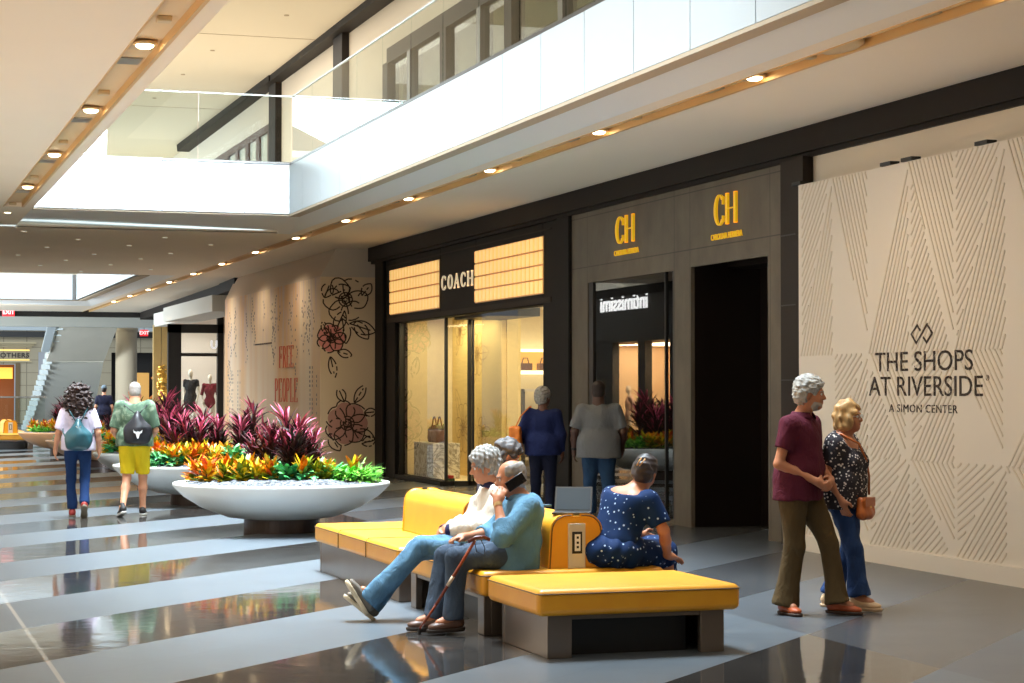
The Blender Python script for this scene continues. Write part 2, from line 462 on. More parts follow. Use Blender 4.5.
struct(w.build('wall_upper_right', M['wall']))
w = MB(); w.box(-8, -7.8, -14, 82, 0, 9); w.box(-8, 14, 82, 82.3, 5.15, 9); w.box(-8, 30, -14.2, -14, -.2, 9.2)
struct(w.build('wall_back', M['wall']))
# dark beam along the top of the upper wall, swelling where the wall steps out
b = MB()
b.hexa([(8.97,20,8.86),(9.36,20,8.86),(9.36,46,8.86),(9.05,46,8.86)], [(8.97,20,9),(9.36,20,9),(9.36,46,9),(9.05,46,9)])
b.hexa([(9.02,46,8.86),(9.36,46,8.86),(9.36,60,8.80),(9.0,60,8.80)], [(9.02,46,9),(9.36,46,9),(9.36,60,9),(8.98,60,9)])
struct(b.build('trim_6', M['beam']))
p = MB(); p.box(9.2, 9.36, 46.1, 46.9, 5.15, 8.9); struct(p.build('trim_7', M['beam2']))
p = MB(); p.box(9.2, 9.36, 39.3, 40.1, 5.15, 8.9); struct(p.build('trim_8', M['beam2']))
# row of dark-framed upper windows
M['upglass'] = mat('upper_window_glass', srgb(196,204,196), .15)
M['brownframe'] = mat('brown_window_frame', srgb(84,58,46), .5)
root = empty('shop_window', 'row of brown-framed windows on the upper wall behind the far glass rail', 'window', (0,0,0))
for i in range(8):
    y0 = 46.95+i*1.45
    q = MB(); q.box(9.26, 9.36, y0, y0+.42, 5.15, 7.95); q.build('mullion', M['brownframe'], root)
    if i < 7: q = MB(); q.box(9.31, 9.35, y0+.42, y0+1.45, 5.15, 7.85); q.build('pane', M['upglass'], root)
q = MB(); q.box(9.25, 9.36, 46.95, 57.5, 7.85, 8.02); q.build('top_rail', M['brownframe'], root)
# upper shopfronts seen through the rail
M['olive'] = mat('olive_cream_blind', srgb(160,156,122), .8, var=.10, vscale=1.5, stretch=(1,1.2,.12))
M['upglass2'] = glass('upper_shop_glass', (.86,.9,.86,1), 1.6)
root = empty('upper_shopfront', 'cream and grey upper-floor shopfront seen through the right glass rail', 'shopfront', (0,0,0))
q = MB(); q.box(9.9, 10.0, -2, 39, 5.15, 8.0); q.build('blind', M['olive'], root)
q = MB(); q.box(9.28, 9.4, -2, 36, 7.72, 8.0); q.build('top_rail', M['beam2'], root)
q = MB(); q.box(9.3, 9.4, -2, 36, 5.15, 5.35); q.build('sill', M['beam'], root)
for k in range(14):
    y = 10.6+k*1.95+(.35 if k % 3 == 0 else 0)
    q = MB(); q.box(9.28, 9.5, y, y+(.36 if k % 2 else .2), 5.3, 7.75); q.build('mullion', M['beam2'] if k % 2 else M['dsteel'], root)
q = MB(); q.box(9.36, 9.375, -2, 36, 5.3, 7.75); q.build('pane', M['upglass2'], root)
q = MB(); q.box(9.45, 9.6, 20, 30, 6.75, 6.95); q.build('transom', M['beam2'], root)

# ------------------------------------------------------------------ right wall, lower level
XW = 9.5
w = MB(); w.box(XW, 9.8, -12, 18.94, 3.7, 4.14); w.box(XW, 9.8, -12, 14, 0, 3.7); w.box(XW+.2, 9.8, 14, 18.94, 0, 3.7)
struct(w.build('wall_right', M['wall']))
b = MB(); b.box(9.40, 9.7, -12, 37.9, 4.15, 4.415); b.box(9.46, 9.7, -12, 37.9, 4.10, 4.15)
struct(b.build('trim_9', M['beam']))
pl = MB(); pl.box(9.42, 9.8, 18.94, 19.56, 0, 4.1); pl.m = 1
for z in (.95, 1.75, 2.55, 3.3): pl.box(9.416, 9.42, 18.94, 19.56, z, z+.012)
pl.m = 0; pl.box(9.36, 9.42, 18.90, 19.08, 0, 4.1)
struct(pl.build('wall_pilaster', [M['beam2'], M['black']]))

# stone shopfront
def stone_mat():
    m, nt, b, o = _m('grey_brown_stone'); v = coords(nt, (1,1,.6))
    n = noise(nt, v, 3, 6, .65)
    c = ramp(nt, n, [(.25, srgb(82,74,64)), (.75, srgb(106,97,84))])
    sp = nt.nodes.new('ShaderNodeSeparateXYZ'); nt.links.new(coords(nt), sp.inputs[0]); y, z = sp.outputs[1], sp.outputs[2]
    j = None
    for a, src in ((3.34, z), (4.03, z), (19.99, y), (22.22, y), (22.71, y), (25.8, y), (23.6, y)):
        l = mathn(nt, 'LESS_THAN', mathn(nt, 'ABSOLUTE', mathn(nt, 'SUBTRACT', src, a if src is y else a-.0)), .007)
        if a == 23.6: l = mathn(nt, 'MULTIPLY', l, mathn(nt, 'LESS_THAN', z, 0))
        j = l if j is None else mathn(nt, 'MAXIMUM', j, l)
    nt.links.new(mixc(nt, mathn(nt, 'MULTIPLY', j, .7), c, srgb(40,36,32)), b.inputs['Base Color'])
    b.inputs['Roughness'].default_value = .6; return m
M['stone'] = stone_mat()
root = empty('stone_shopfront', 'grey-brown stone shopfront with gold monograms beside the dark frame shop', 'shopfront', (0,0,0))
def slab_open(mb, x0, x1, y0, y1, z0, z1, holes):   # wall in the YZ plane with rectangular openings down to their own sill
    ys = sorted({y0, y1, *[h[0] for h in holes], *[h[1] for h in holes]})
    for a, b_ in zip(ys, ys[1:]):
        hs = [h for h in holes if h[0] <= a and h[1] >= b_]
        if not hs: mb.box(x0, x1, a, b_, z0, z1)
        else:
            h = hs[0]
            if h[3] < z1: mb.box(x0, x1, a, b_, h[3], z1)
            if h[2] > z0: mb.box(x0, x1, a, b_, z0, h[2])
q = MB(); slab_open(q, XW, XW+.05, 19.56, 26.43, 0, 4.1, [(20.05, 22.2, 0, 3.13), (22.73, 25.78, .06, 3.12)])
q.build('stone_wall', M['stone'], root)
M['gold'] = mat('gold_lettering', srgb(245,190,30), .35, metal=.2, emit=.45)
# serif letters built from thick and thin strokes. Each: list of strokes in unit box (0..1 wide, 0..1 high)
def glyph(mb, ch, ox, w, h, to3, th=.30, tn=.05, ser=.1):
    def rc(x0, x1, y0, y1):
        P = [to3(ox+x0*w, y0*h, 0), to3(ox+x1*w, y0*h, 0), to3(ox+x1*w, y1*h, 0), to3(ox+x0*w, y1*h, 0)]
        Q = [to3(ox+x0*w, y0*h, 1), to3(ox+x1*w, y0*h, 1), to3(ox+x1*w, y1*h, 1), to3(ox+x0*w, y1*h, 1)]
        mb.hexa(P, Q)
    def qd(p):
        mb.hexa([to3(ox+x*w, y*h, 0) for x, y in p], [to3(ox+x*w, y*h, 1) for x, y in p])
    def arc(cx, cy, rx, ry, a0, a1, n=20, kx=None):
        for i in range(n):
            a, b = math.radians(a0+(a1-a0)*i/n), math.radians(a0+(a1-a0)*(i+1)/n)
            irx, iry = rx-th, ry-tn
            qd([(cx+irx*math.cos(a), cy+iry*math.sin(a)), (cx+rx*math.cos(a), cy+ry*math.sin(a)), (cx+rx*math.cos(b), cy+ry*math.sin(b)), (cx+irx*math.cos(b), cy+iry*math.sin(b))])
    S = lambda x, y, wd=None: rc(x-ser, x+th+ser, y, y+tn)
    if ch == 'O': arc(.5, .5, .5, .5, 0, 360, 32)
    elif ch == 'C': arc(.5, .5, .5, .5, 42, 318, 28); rc(.82, .88, .66, .92); rc(.82, .88, .1, .3)
    elif ch == 'H': rc(0, th, 0, 1); rc(1-th, 1, 0, 1); rc(th, 1-th, .5-tn/2, .5+tn/2); [S(x, y) for x in (0, 1-th) for y in (0, 1-tn)]
    elif ch == 'A':
        qd([(0,0),(tn*1.3,0),(.5+tn*.6,1),(.5-tn*.7,1)]); qd([(1-th,0),(1,0),(.5+tn*.7,1),(.5-th*.4,1)]); rc(.2, .75, .3, .3+tn)
        rc(-ser, .2, 0, tn); rc(1-th-ser, 1+ser*.6, 0, tn)
    elif ch == 'F': rc(.05, .05+th, 0, 1); S(.05, 0); rc(.05, .85, 1-tn, 1); rc(.05, .65, .52, .52+tn); rc(.8, .85, .82, 1); rc(.6, .65, .42, .65)
    elif ch == 'E': rc(.05, .05+th, 0, 1); rc(0, .85, 0, tn); rc(0, .85, 1-tn, 1); rc(.05, .65, .5, .5+tn); rc(.8, .85, .82, 1); rc(.8, .85, 0, .18)
    elif ch == 'L': rc(.05, .05+th, 0, 1); rc(0, .85, 0, tn); S(.05, 1-tn); rc(.8, .85, 0, .2)
    elif ch == 'R':
        rc(.05, .05+th, 0, 1); S(.05, 0); arc(.4, .75, .45, .25, -90, 90, 12); rc(0, .45, 1-tn, 1); rc(.05, .45, .5, .5+tn); qd([(.95-th,0),(.98,0),(.5+th*.5,.52),(.5-th*.5,.52)])
    elif ch == 'P': rc(.05, .05+th, 0, 1); S(.05, 0); arc(.4, .73, .48, .27, -90, 90, 12); rc(0, .45, 1-tn, 1); rc(.05, .45, .46, .46+tn)
def serif_word(name, word, yl, yr, z0, h, x, material, parent, th=.3, tn=.07, gap=.18, ser=.08, dep=.04, narrow=()):
    # word spans from yl (left as read) down to yr, standing proud of plane x towards -X
    n = len(word); W = abs(yl-yr); w = W/(n+gap*(n-1))
    mb = MB()
    for i, ch in enumerate(word):
        glyph(mb, ch, i*w*(1+gap), w, h, lambda a, b, c: (x-dep*c, yl-a, z0+b), th, tn, ser)
    return mb.build(name, material, parent)
serif_word('monogram', 'CH', 24.66, 24.02, 3.57, .36, XW, M['gold'], root, .19, .03, .16, 0, .03)
serif_word('monogram', 'CH', 21.45, 20.84, 3.56, .36, XW, M['gold'], root, .19, .03, .16, 0, .03)
text('CAROLINA HERRERA', .10, face_west(XW-.012, 24.30, 3.45), M['gold'], 'lettering', root, .012, .92)
text('CAROLINA HERRERA', .10, face_west(XW-.012, 21.13, 3.43), M['gold'], 'lettering', root, .012, .92)
q = MB(); q.box(XW+.03, XW+.045, 22.73, 25.78, .06, 3.12); q.build('window_pane', M['darkglass'], root)
q = MB()
for y in (22.73, 23.02, 25.6): q.box(XW+.01, XW+.1, y, y+(.06 if y < 23 else .03), .06, 3.12)
q.box(XW+.01, XW+.1, 25.62, 25.78, .06, 3.12); q.build('window_frame', M['black'], root)
M['darkdoor'] = mat('dark_brown_door', srgb(22,14,11), .35, var=.15, vscale=2)
q = MB(); q.box(10.42, 10.48, 19.7, 22.2, 0, 3.2); q.build('door', M['darkdoor'], root)
q = MB(); q.tube([(XW+.36, 20.5, .15), (XW+.36, 20.5, 3.0)], .022, 8); q.build('door_handle', M['dsteel'], root)
# dim interior behind the window
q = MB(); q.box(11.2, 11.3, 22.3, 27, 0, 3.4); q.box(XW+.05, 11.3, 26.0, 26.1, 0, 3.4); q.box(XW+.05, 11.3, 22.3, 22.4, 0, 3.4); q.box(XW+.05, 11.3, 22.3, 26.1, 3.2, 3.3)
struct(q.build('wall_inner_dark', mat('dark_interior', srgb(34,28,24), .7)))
q = MB(); q.box(XW+.48, 10.6, 19.7, 22.25, 3.13, 3.3); q.box(10.5, 10.6, 19.6, 22.3, 0, 3.3); q.box(XW+.05, 10.5, 19.56, 19.66, 0, 3.3); q.box(XW+.05, 10.5, 22.2, 22.3, 0, 3.3); struct(q.build('wall_inner_door', M['darkdoor']))

# ------------------------------------------------------------------ dark framed shop with lit panels
M['frame'] = mat('near_black_cladding', srgb(24,21,20), .6, spec=.18)
M['cream'] = mat('cream_letters', srgb(250,228,190), .5, emit=.5)
root = empty('handbag_shopfront', 'near-black shopfront with glowing amber panels and cream shop name', 'shopfront', (0,0,0))
q = MB(); slab_open(q, XW, XW+.25, 26.43, 37.5, .0, 4.1, [(33.12, 36.2, .08, 2.9), (31.03, 33.12, 0, 2.9), (27.68, 31.03, .08, 2.9)])
q.box(XW-.05, XW, 26.43, 26.95, 0, 4.1); q.box(XW-.06, XW, 36.9, 37.5, 0, 4.1)
q.build('cladding', M['frame'], root, bevel=.012)
q = MB(); q.box(XW-.012, XW, 27.3, 36.8, 2.92, 3.0); q.box(XW-.012, XW, 27.3, 36.8, 3.98, 4.0); q.build('reveal', M['beam2'], root)
def lit_mat():
    m, nt, b, o = _m('amber_lit_tiles'); sp = nt.nodes.new('ShaderNodeSeparateXYZ'); nt.links.new(coords(nt), sp.inputs[0])
    f = mathn(nt, 'FRACT', mathn(nt, 'DIVIDE', sp.outputs[1], .2))
    g = mathn(nt, 'FRACT', mathn(nt, 'DIVIDE', mathn(nt, 'SUBTRACT', sp.outputs[2], 3.055), .2125))
    c = ramp(nt, f, [(0, srgb(196,132,52)), (.12, srgb(255,205,120)), (.8, srgb(255,214,140)), (1, srgb(225,165,80))])
    e = mathn(nt, 'MULTIPLY', mathn(nt, 'GREATER_THAN', g, .09), 1)
    c2 = mixc(nt, e, srgb(120,72,24), c)
    nt.links.new(c2, b.inputs['Base Color']); nt.links.new(c2, b.inputs['Emission Color'])
    b.inputs['Emission Strength'].default_value = .85; b.inputs['Roughness'].default_value = .4; return m
M['lit'] = lit_mat()
for y0, y1 in ((33.15, 36.5), (27.63, 31.03)):
    q = MB(); q.m = 0
    n = round((y1-y0)/.2)
    for i in range(n):
        for k in range(4):
            a = y0+(y1-y0)*i/n; b_ = y0+(y1-y0)*(i+1)/n; z = 3.055+k*.2125
            q.box(XW-.03, XW-.002, a+.008, b_-.008, z+.02, z+.2)
    q.m = 1; q.box(XW-.014, XW, y0, y1, 3.055, 3.905)
    q.build('lit_panel', [M['lit'], M['chanedge']], root, bevel=0)
serif_word('lettering', 'COACH', 33.0, 31.15, 3.355, .25, XW-.01, M['cream'], root, .24, .09, .30, .05, .015)
# display box glass, entry recess, right window
q = MB(); q.box(XW+.1, XW+.112, 33.14, 36.2, .08, 2.9); q.build('window_pane', M['shopglass'], root)
q = MB(); q.box(XW+.1, 10.6, 33.12, 33.132, .08, 2.9); q.build('window_pane', M['shopglass'], root)
q = MB(); q.box(XW+.1, XW+.112, 27.68, 31.03, .08, 2.9); q.build('window_pane', M['shopglass'], root)
q = MB(); q.box(XW+.08, XW+.13, 33.10, 33.15, .08, 2.9); q.box(XW+.06, XW+.14, 36.1, 36.2, .08, 2.9)
q.box(9.99, 10.05, 33.08, 33.14, 0, 2.9); q.box(10.07, 10.10, 33.08, 33.14, 0, 2.9); q.box(XW+.25, 10.7, 33.08, 33.2, 0, .08)
q.build('window_frame', M['black'], root)
q = MB(); q.box(XW+.25, 10.6, 31.03, 33.12, 2.86, 3.0); q.build('soffit', M['black'], root)
M['yellow'] = mat('warm_yellow_wall', srgb(240,212,140), .7, var=.05, vscale=8, stretch=(1,.2,3))
M['yellow2'] = mat('pale_gold_wall', srgb(236,220,178), .7, var=.04, vscale=8)
# interior
q = MB(); q.box(9.75, 15.2, 36.4, 36.5, 0, 3.4); q.box(15.1, 15.2, 26.6, 36.5, 0, 3.4); q.box(9.75, 15.2, 26.5, 26.6, 0, 3.4)
struct(q.build('wall_shop', M['yellow2']))
q = MB(); q.box(9.75, 15.2, 26.5, 36.5, 3.2, 3.3); struct(q.build('ceiling', M['wall']))
q = MB(); q.box(10.62, 10.7, 33.15, 36.2, .0, 3.0); struct(q.build('wall_display', M['yellow']))
q = MB(); q.box(9.6, 10.62, 33.15, 36.2, .0, .07); struct(q.build('floor_display', M['yellow2']))
q = MB(); q.box(10.7, 10.95, 33.1, 34.9, 0, 3.2); struct(q.build('wall_partition', M['yellow']))
# line-drawn flowers on the display wall
M['sepia'] = mat('sepia_line', srgb(176,140,84), .7)
def flower_lines(mb, to3, cx, cy, r, n, w, leafy=True, rs=None, dash=1):
    def seg(p, q_):
        dx, dy = q_[0]-p[0], q_[1]-p[1]; L = math.hypot(dx, dy) or 1; nx, ny = -dy/L*w/2, dx/L*w/2
        mb.add([to3(p[0]+nx, p[1]+ny), to3(q_[0]+nx, q_[1]+ny), to3(q_[0]-nx, q_[1]-ny), to3(p[0]-nx, p[1]-ny)], [(0,1,2,3)])
    def loop(pts, closed=True):
        m = len(pts)
        for i in range(m if closed else m-1):
            if dash < 1 and rs.random() > dash: continue
            seg(pts[i], pts[(i+1) % m])
    for k in range(n):
        a = 2*PI*k/n; px, py = cx+r*.55*math.cos(a), cy+r*.55*math.sin(a)
        loop([(px+r*.42*math.cos(t)*(1+.1*math.sin(3*t+k)), py+r*.42*math.sin(t)*(1+.1*math.cos(2*t+k))) for t in [i*PI/8 for i in range(16)]])
    for rr in (.3, .18, .08): loop([(cx+r*rr*math.cos(t), cy+r*rr*math.sin(t)) for t in [i*PI/6 for i in range(12)]])
    return seg, loop
def leaf_loop(loop, cx, cy, L, W, ang):
    ca, sa = math.cos(ang), math.sin(ang); P = []
    for i in range(11):
        t = i/10; P.append((t*L, W*math.sin(PI*t)**.8))
    P += [(t*L, -W*math.sin(PI*t)**.8) for t in [1-i/10 for i in range(1, 10)]]
    loop([(cx+x*ca-y*sa, cy+x*sa+y*ca) for x, y in P])
    loop([(cx+x*ca, cy+x*sa) for x in [L*.1*i for i in range(9)]], False)
rs = random.Random(3)
q = MB(); to3 = lambda a, b: (10.615, a, b)
for (cy_, cz, r_) in ((34.6, 2.3, .42), (35.5, .95, .5), (34.3, .9, .3), (35.7, 2.75, .3)):
    sg, lp = flower_lines(q, to3, cy_, cz, r_, 6, .012, rs=rs)
    for k in range(3): leaf_loop(lp, cy_, cz, r_*1.7, r_*.3, k*2.1+1)
o = q.build('wall_flower_drawing', M['sepia']); tag(o, 'faint line-drawn flowers on the yellow display wall', 'wall drawing')
# marble plinth with handbag
def marble():
    m, nt, b, o = _m('white_marble'); v = coords(nt)
    n = noise(nt, v, 3.2, 8, .6, 1.6)
    c = ramp(nt, n, [(.42, srgb(232,226,214)), (.5, srgb(150,140,128)), (.56, srgb(236,230,220))])
    nt.links.new(c, b.inputs['Base Color']); b.inputs['Roughness'].default_value = .25; return m
q = MB(); q.box(9.72, 10.22, 34.35, 35.65, .07, .70); tag(q.build('marble_plinth', marble(), bevel=.006), 'white marble plinth in the yellow display window', 'plinth')
root = empty('handbag', 'brown leather handbag with loop handles on the marble plinth', 'handbag', (9.99, 35.05, .70))
M['bagbrown'] = mat('brown_croc_leather', srgb(104,66,48), .4, var=.25, vscale=40, bmp=.4)
sdf_mesh('bag_body', [bxs((0,0,.13), (.10,.30,.14), .05), ell((0,0,.26), (.08,.24,.05), k=.05)], .014, M['bagbrown'], root, curls(.006, 60))
for sx in (-.05, .05):
    q = MB(); q.tube([(sx, -.17+.34*i/12, .24+.22*math.sin(PI*i/12)) for i in range(13)], .014, 8); q.build('handle', M['bagbrown'], root, smooth=True)
q = MB(); q.tube([(0,-.28,.2),(0,-.42,.33),(0,-.5,.2),(0,-.46,.05),(0,-.4,.01)], .009, 6); q.build('shoulder_strap', M['bagbrown'], root, smooth=True)
root = empty('price_block', 'tiny red and green label block beside the display plinth', 'label block', (9.75, 33.4, .07))
q = MB(); q.box(-.05, .05, -.14, .14, 0, .05); q.build('base', mat('green_block', srgb(52,84,44), .5), root)
q = MB(); q.box(-.04, .04, -.12, .12, .05, .10); q.build('top', mat('red_block', srgb(196,44,34), .5), root)
# black notice square on the yellow reveal
root = empty('notice_plate', 'square black notice with pale code panel on the yellow entrance wall', 'notice', (10.7, 34.0, 1.46))
M['noticeblack'] = mat('notice_black', srgb(24,20,16), .5)
# stands on the partition end facing the mall
q = MB(); q.box(-.02, 0, -.46, .42, -.17, .17); q.build('plate', M['noticeblack'], root)
q = MB(); q.box(-.026, -.02, -.2, -.02, -.1, -.02); q.build('code_panel', mat('notice_pale', srgb(150,128,70), .5), root)
# lit wall niche with brown bags
root = empty('wall_niche', 'bright wall niche holding bags inside the dark-framed shop', 'display niche', (0,0,0))
M['nichelit'] = mat('niche_light', srgb(255,244,214), .5, emit=2.2)
M['nicheback'] = mat('niche_back', srgb(236,178,84), .6, emit=.5)
q = MB(); q.box(11.55, 12.6, 36.35, 36.39, 2.0, 2.4); q.build('back', M['nicheback'], root)
q = MB(); q.box(11.5, 12.65, 36.05, 36.4, 2.38, 2.43); q.box(11.85, 12.65, 36.05, 36.4, 1.95, 2.02); q.build('shelf', M['nichelit'], root)
for x in (12.05, 12.42):
    q = MB(); q.box(x-.09, x+.13, 36.1, 36.3, 2.022, 2.16); q.tube([(x-.05,36.2,2.16),(x-.02,36.2,2.26),(x+.06,36.2,2.26),(x+.09,36.2,2.16)], .012, 6)
    tag(q.build('handbag', M['bagbrown'], bevel=.02), 'small brown bag standing in the lit wall niche', 'handbag', 'bags in the lit niche')
# shelving and pale furniture inside
root = empty('shop_shelving', 'pale shelving unit with small goods against the yellow shop back wall', 'shelving', (12.6, 35.4, 0))
q = MB()
for z in (.35, .8, 1.2, 1.62): q.box(-.9, 1.6, -.2, .6, z, z+.05)
q.build('shelf', M['wall'], root)
q = MB(); q.box(-.92, -.87, -.2, .6, 0, 1.67); q.box(1.55, 1.6, -.2, .6, 0, 1.67); q.build('upright', M['dsteel'], root)
for i in range(14):
    q = MB(); z = (.4, .85, 1.25)[i % 3]; x = 11.95+.165*i
    q.box(x-.06, x+.06, 35.35, 35.6, z, z+.22)
    tag(q.build('small_box', M['bagbrown'] if i % 2 else M['dsteel'], bevel=.02), 'small boxed goods on the pale shelving inside the yellow shop', 'boxed goods', 'goods on the shop shelving')

# ------------------------------------------------------------------ hoarding box with printed flowers
def hoard():
    m, nt, b, o = _m('printed_hoarding'); v = coords(nt, (1,.9,.10)); n = noise(nt, v, 6, 6, .65)
    sp = nt.nodes.new('ShaderNodeSeparateXYZ'); nt.links.new(coords(nt), sp.inputs[0]); z = sp.outputs[2]
    base = mixc(nt, ramp(nt, noise(nt, coords(nt, (1,.8,.05)), 1.1, 2), [(.35,(0,0,0,1)),(.65,(1,1,1,1))]), srgb(226,212,190), srgb(216,176,128))
    k = mathn(nt, 'MULTIPLY', ramp(nt, n, [(.50,(0,0,0,1)),(.60,(1,1,1,1))]), ramp(nt, mathn(nt, 'DIVIDE', z, 3.9), [(.52,(0,0,0,1)),(.85,(1,1,1,1))]))
    lay = mixc(nt, noise(nt, coords(nt), .9, 1), srgb(196,196,196), srgb(208,178,186))
    east = mathn(nt, 'LESS_THAN', sp.outputs[1], 38.19)
    k = mathn(nt, 'MULTIPLY', k, mathn(nt, 'SUBTRACT', 1, east))
    c = mixc(nt, mathn(nt, 'MULTIPLY', k, .75), base, lay)
    c = mixc(nt, east, c, srgb(226,204,172))
    nt.links.new(c, b.inputs['Base Color']); b.inputs['Roughness'].default_value = .75; return m
M['hoard'] = hoard()
M['ink'] = mat('dark_brown_ink', srgb(64,44,36), .8); M['pinkink'] = mat('pink_ink', srgb(226,150,140), .8)
M['dustypink'] = mat('dusty_pink_ink', srgb(196,146,132), .8); M['lilac'] = mat('lilac_ink', srgb(178,160,178), .8)
M['redletter'] = mat('coral_letters', srgb(206,96,66), .7)
root = empty('printed_hoarding', 'cream construction hoarding printed with dashed flowers and coral shop name', 'hoarding', (0,0,0))
q = MB(); q.box(8.52, 9.75, 38.18, 48.9, 0, 3.86); q.build('board', M['hoard'], root)
for rsd, (cx, cz, r_, fill) in enumerate(((9.02, 3.42, .46, None), (8.74, 2.66, .30, 'pinkink'), (9.06, 1.0, .46, 'dustypink'))):
    rs = random.Random(rsd); q = MB(); to3 = lambda a, b: (a, 38.172, b)
    sg, lp = flower_lines(q, to3, min(cx, 9.3), cz, r_, 7 if fill else 6, .026, rs=rs, dash=.86)
    for (lx, lz, L, W, a) in {0: [(9.0,3.2,.45,.12,-2.0),(9.1,2.95,.55,.13,-.3),(9.35,3.5,.3,.1,.9),(8.95,3.05,.5,.13,-1.4),(8.6,3.45,.32,.12,1.2),(9.2,3.0,.45,.12,-.9),(8.75,3.5,.4,.14,.4)],
                              1: [(8.86,2.4,.3,.08,-.25),(8.72,2.3,.42,.08,-1.35),(8.66,2.75,.25,.07,2.0)],
                              2: [(9.0,1.42,.3,.09,2.0),(9.2,1.4,.42,.09,1.0),(9.4,1.2,.25,.08,.1),(9.2,.85,.45,.12,-.4),(8.7,.8,.4,.12,-1.0),(9.35,.6,.3,.1,.3)]}[rsd]:
        leaf_loop(lp, lx, lz, L, W, a)
    q.build('flower_outline', M['ink'], root)
    if fill:
        q = MB()
        for k in range(7):
            a = 2*PI*k/7; px, pz = cx+r_*.5*math.cos(a), cz+r_*.5*math.sin(a)
            q.add([(px+r_*.4*math.cos(i*PI/8), 38.176-.0004*k, pz+r_*.4*math.sin(i*PI/8)) for i in range(16)], [tuple(range(16))])
        q.add([(cx+r_*.45*math.cos(i*PI/8), 38.1765, cz+r_*.45*math.sin(i*PI/8)) for i in range(16)], [tuple(range(16))])
        q.build('flower_fill', M[fill], root)
rs = random.Random(11); q = MB()      # drooping dashed flower stems on the long side
for k in range(26):
    y = rs.uniform(38.4, 48.4); z0 = rs.uniform(3.2, 3.8); L = rs.uniform(.4, 1.4) if 41 < y < 46 or y < 39.6 else rs.uniform(.8, 2.2)
    for i in range(int(L/.07)):
        if rs.random() < .35: continue
        z = z0-i*.07; yy = y+.10*math.sin(i*.7+k)+rs.uniform(-.05, .05)
        q.box(8.514, 8.519, yy, yy+rs.uniform(.03, .07), z-.045, z)
for k in range(10):
    y = rs.choice([38.6, 39.0, 47.8, 48.3, 46.9])+rs.uniform(-.2,.2)
    for i in range(14): q.box(8.514, 8.519, y, y+.05, .9+i*.09, .95+i*.09) if rs.random() < .6 else None
q.build('stem_print', mat('grey_ink', srgb(140,134,134), .8), root)
serif_word('lettering', 'FREE', 42.15, 40.66, 2.12, .46, 8.52, M['redletter'], root, .16, .03, .25, .06, .015)
serif_word('lettering', 'PEOPLE', 42.6, 40.25, 1.40, .50, 8.52, M['redletter'], root, .16, .03, .22, .06, .015)
q = MB(); q.box(8.505, 8.519, 43.0, 44.9, 2.66, 2.69); q.build('slot', M['ink'], root)
q = MB(); q.hexa([(8.52,38.2,3.86),(9.75,38.2,3.86),(9.75,48.9,3.86),(8.52,48.9,3.86)], [(8.84,38.2,4.418),(9.75,38.2,4.418),(9.75,49.2,4.418),(8.84,49.2,4.418)])
struct(q.build('wall_bulkhead', mat('bulkhead_beige', srgb(200,188,174), .8)))
q = MB(); q.box(9.62, 9.8, 37.5, 38.17, 0, 4.42); struct(q.build('wall_return', M['beam']))

# ------------------------------------------------------------------ third shop: pale bulkhead and black framed window facing the mall
q = MB(); q.hexa([(8.9,50,4.16),(9.8,50,4.16),(10.1,72,4.16),(9.5,72,4.16)],[(8.9,50,4.418),(9.8,50,4.418),(10.1,72,4.418),(9.5,72,4.418)]); q.hexa([(8.75,48.9,4.15),(9.8,48.9,4.15),(9.8,52,4.15),(8.9,52,4.15)],[(8.75,48.9,4.418),(9.8,48.9,4.418),(9.8,52,4.418),(8.9,52,4.418)])
struct(q.build('trim_10', M['beam']))
q = MB(); q.box(8.79, 9.8, 52.4, 61.3, 3.72, 4.15); q.box(9.15, 9.8, 61.3, 66, 3.72, 4.15); struct(q.build('wall_soffit', M['greywall']))
root = empty('fashion_shopfront', 'black-framed fashion window with two dressed mannequins beyond the hoarding', 'shopfront', (0,0,0))
q = MB()
q.box(8.74, 9.13, 59.9, 60.1, 0, 3.62); q.box(8.74, 10.4, 59.9, 60.1, 3.36, 3.62); q.box(9.1, 10.3, 59.92, 60.05, 2.66, 2.76); q.box(10.22, 10.4, 59.9, 60.1, 0, 3.9); q.box(8.74, 10.4, 59.9, 60.1, 0, .3)
q.build('frame', M['black'], root)
q = MB(); q.box(9.1, 10.3, 59.98, 60.0, .3, 3.4); q.build('window_pane', M['shopglass'], root)
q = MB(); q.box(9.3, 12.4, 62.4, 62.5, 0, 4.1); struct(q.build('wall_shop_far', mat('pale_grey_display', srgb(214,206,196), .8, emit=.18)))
q = MB(); q.box(9.3, 12.4, 60.05, 62.4, 0, .35); q.build('platform', M['greywall'], root)
text('U', .34, face_south(10.12, 59.96, 3.0), mat('sign_white', srgb(240,240,245), .5, emit=.6), 'lettering', root, .02, .9, bold=.012)
q = MB(); q.box(10.4, 12.4, 59.9, 60.1, 0, 4.2); q.box(10.4, 10.55, 50, 60, 0, 4.2); struct(q.build('wall_far_right', mat('tan_wall', srgb(176,148,124), .8)))
q = MB(); q.box(9.7, 10.0, 48.9, 59.9, 0, 4.2) if False else q.box(12.3, 12.5, 38, 72, 0, 4.4); struct(q.build('wall_far', M['wall']))
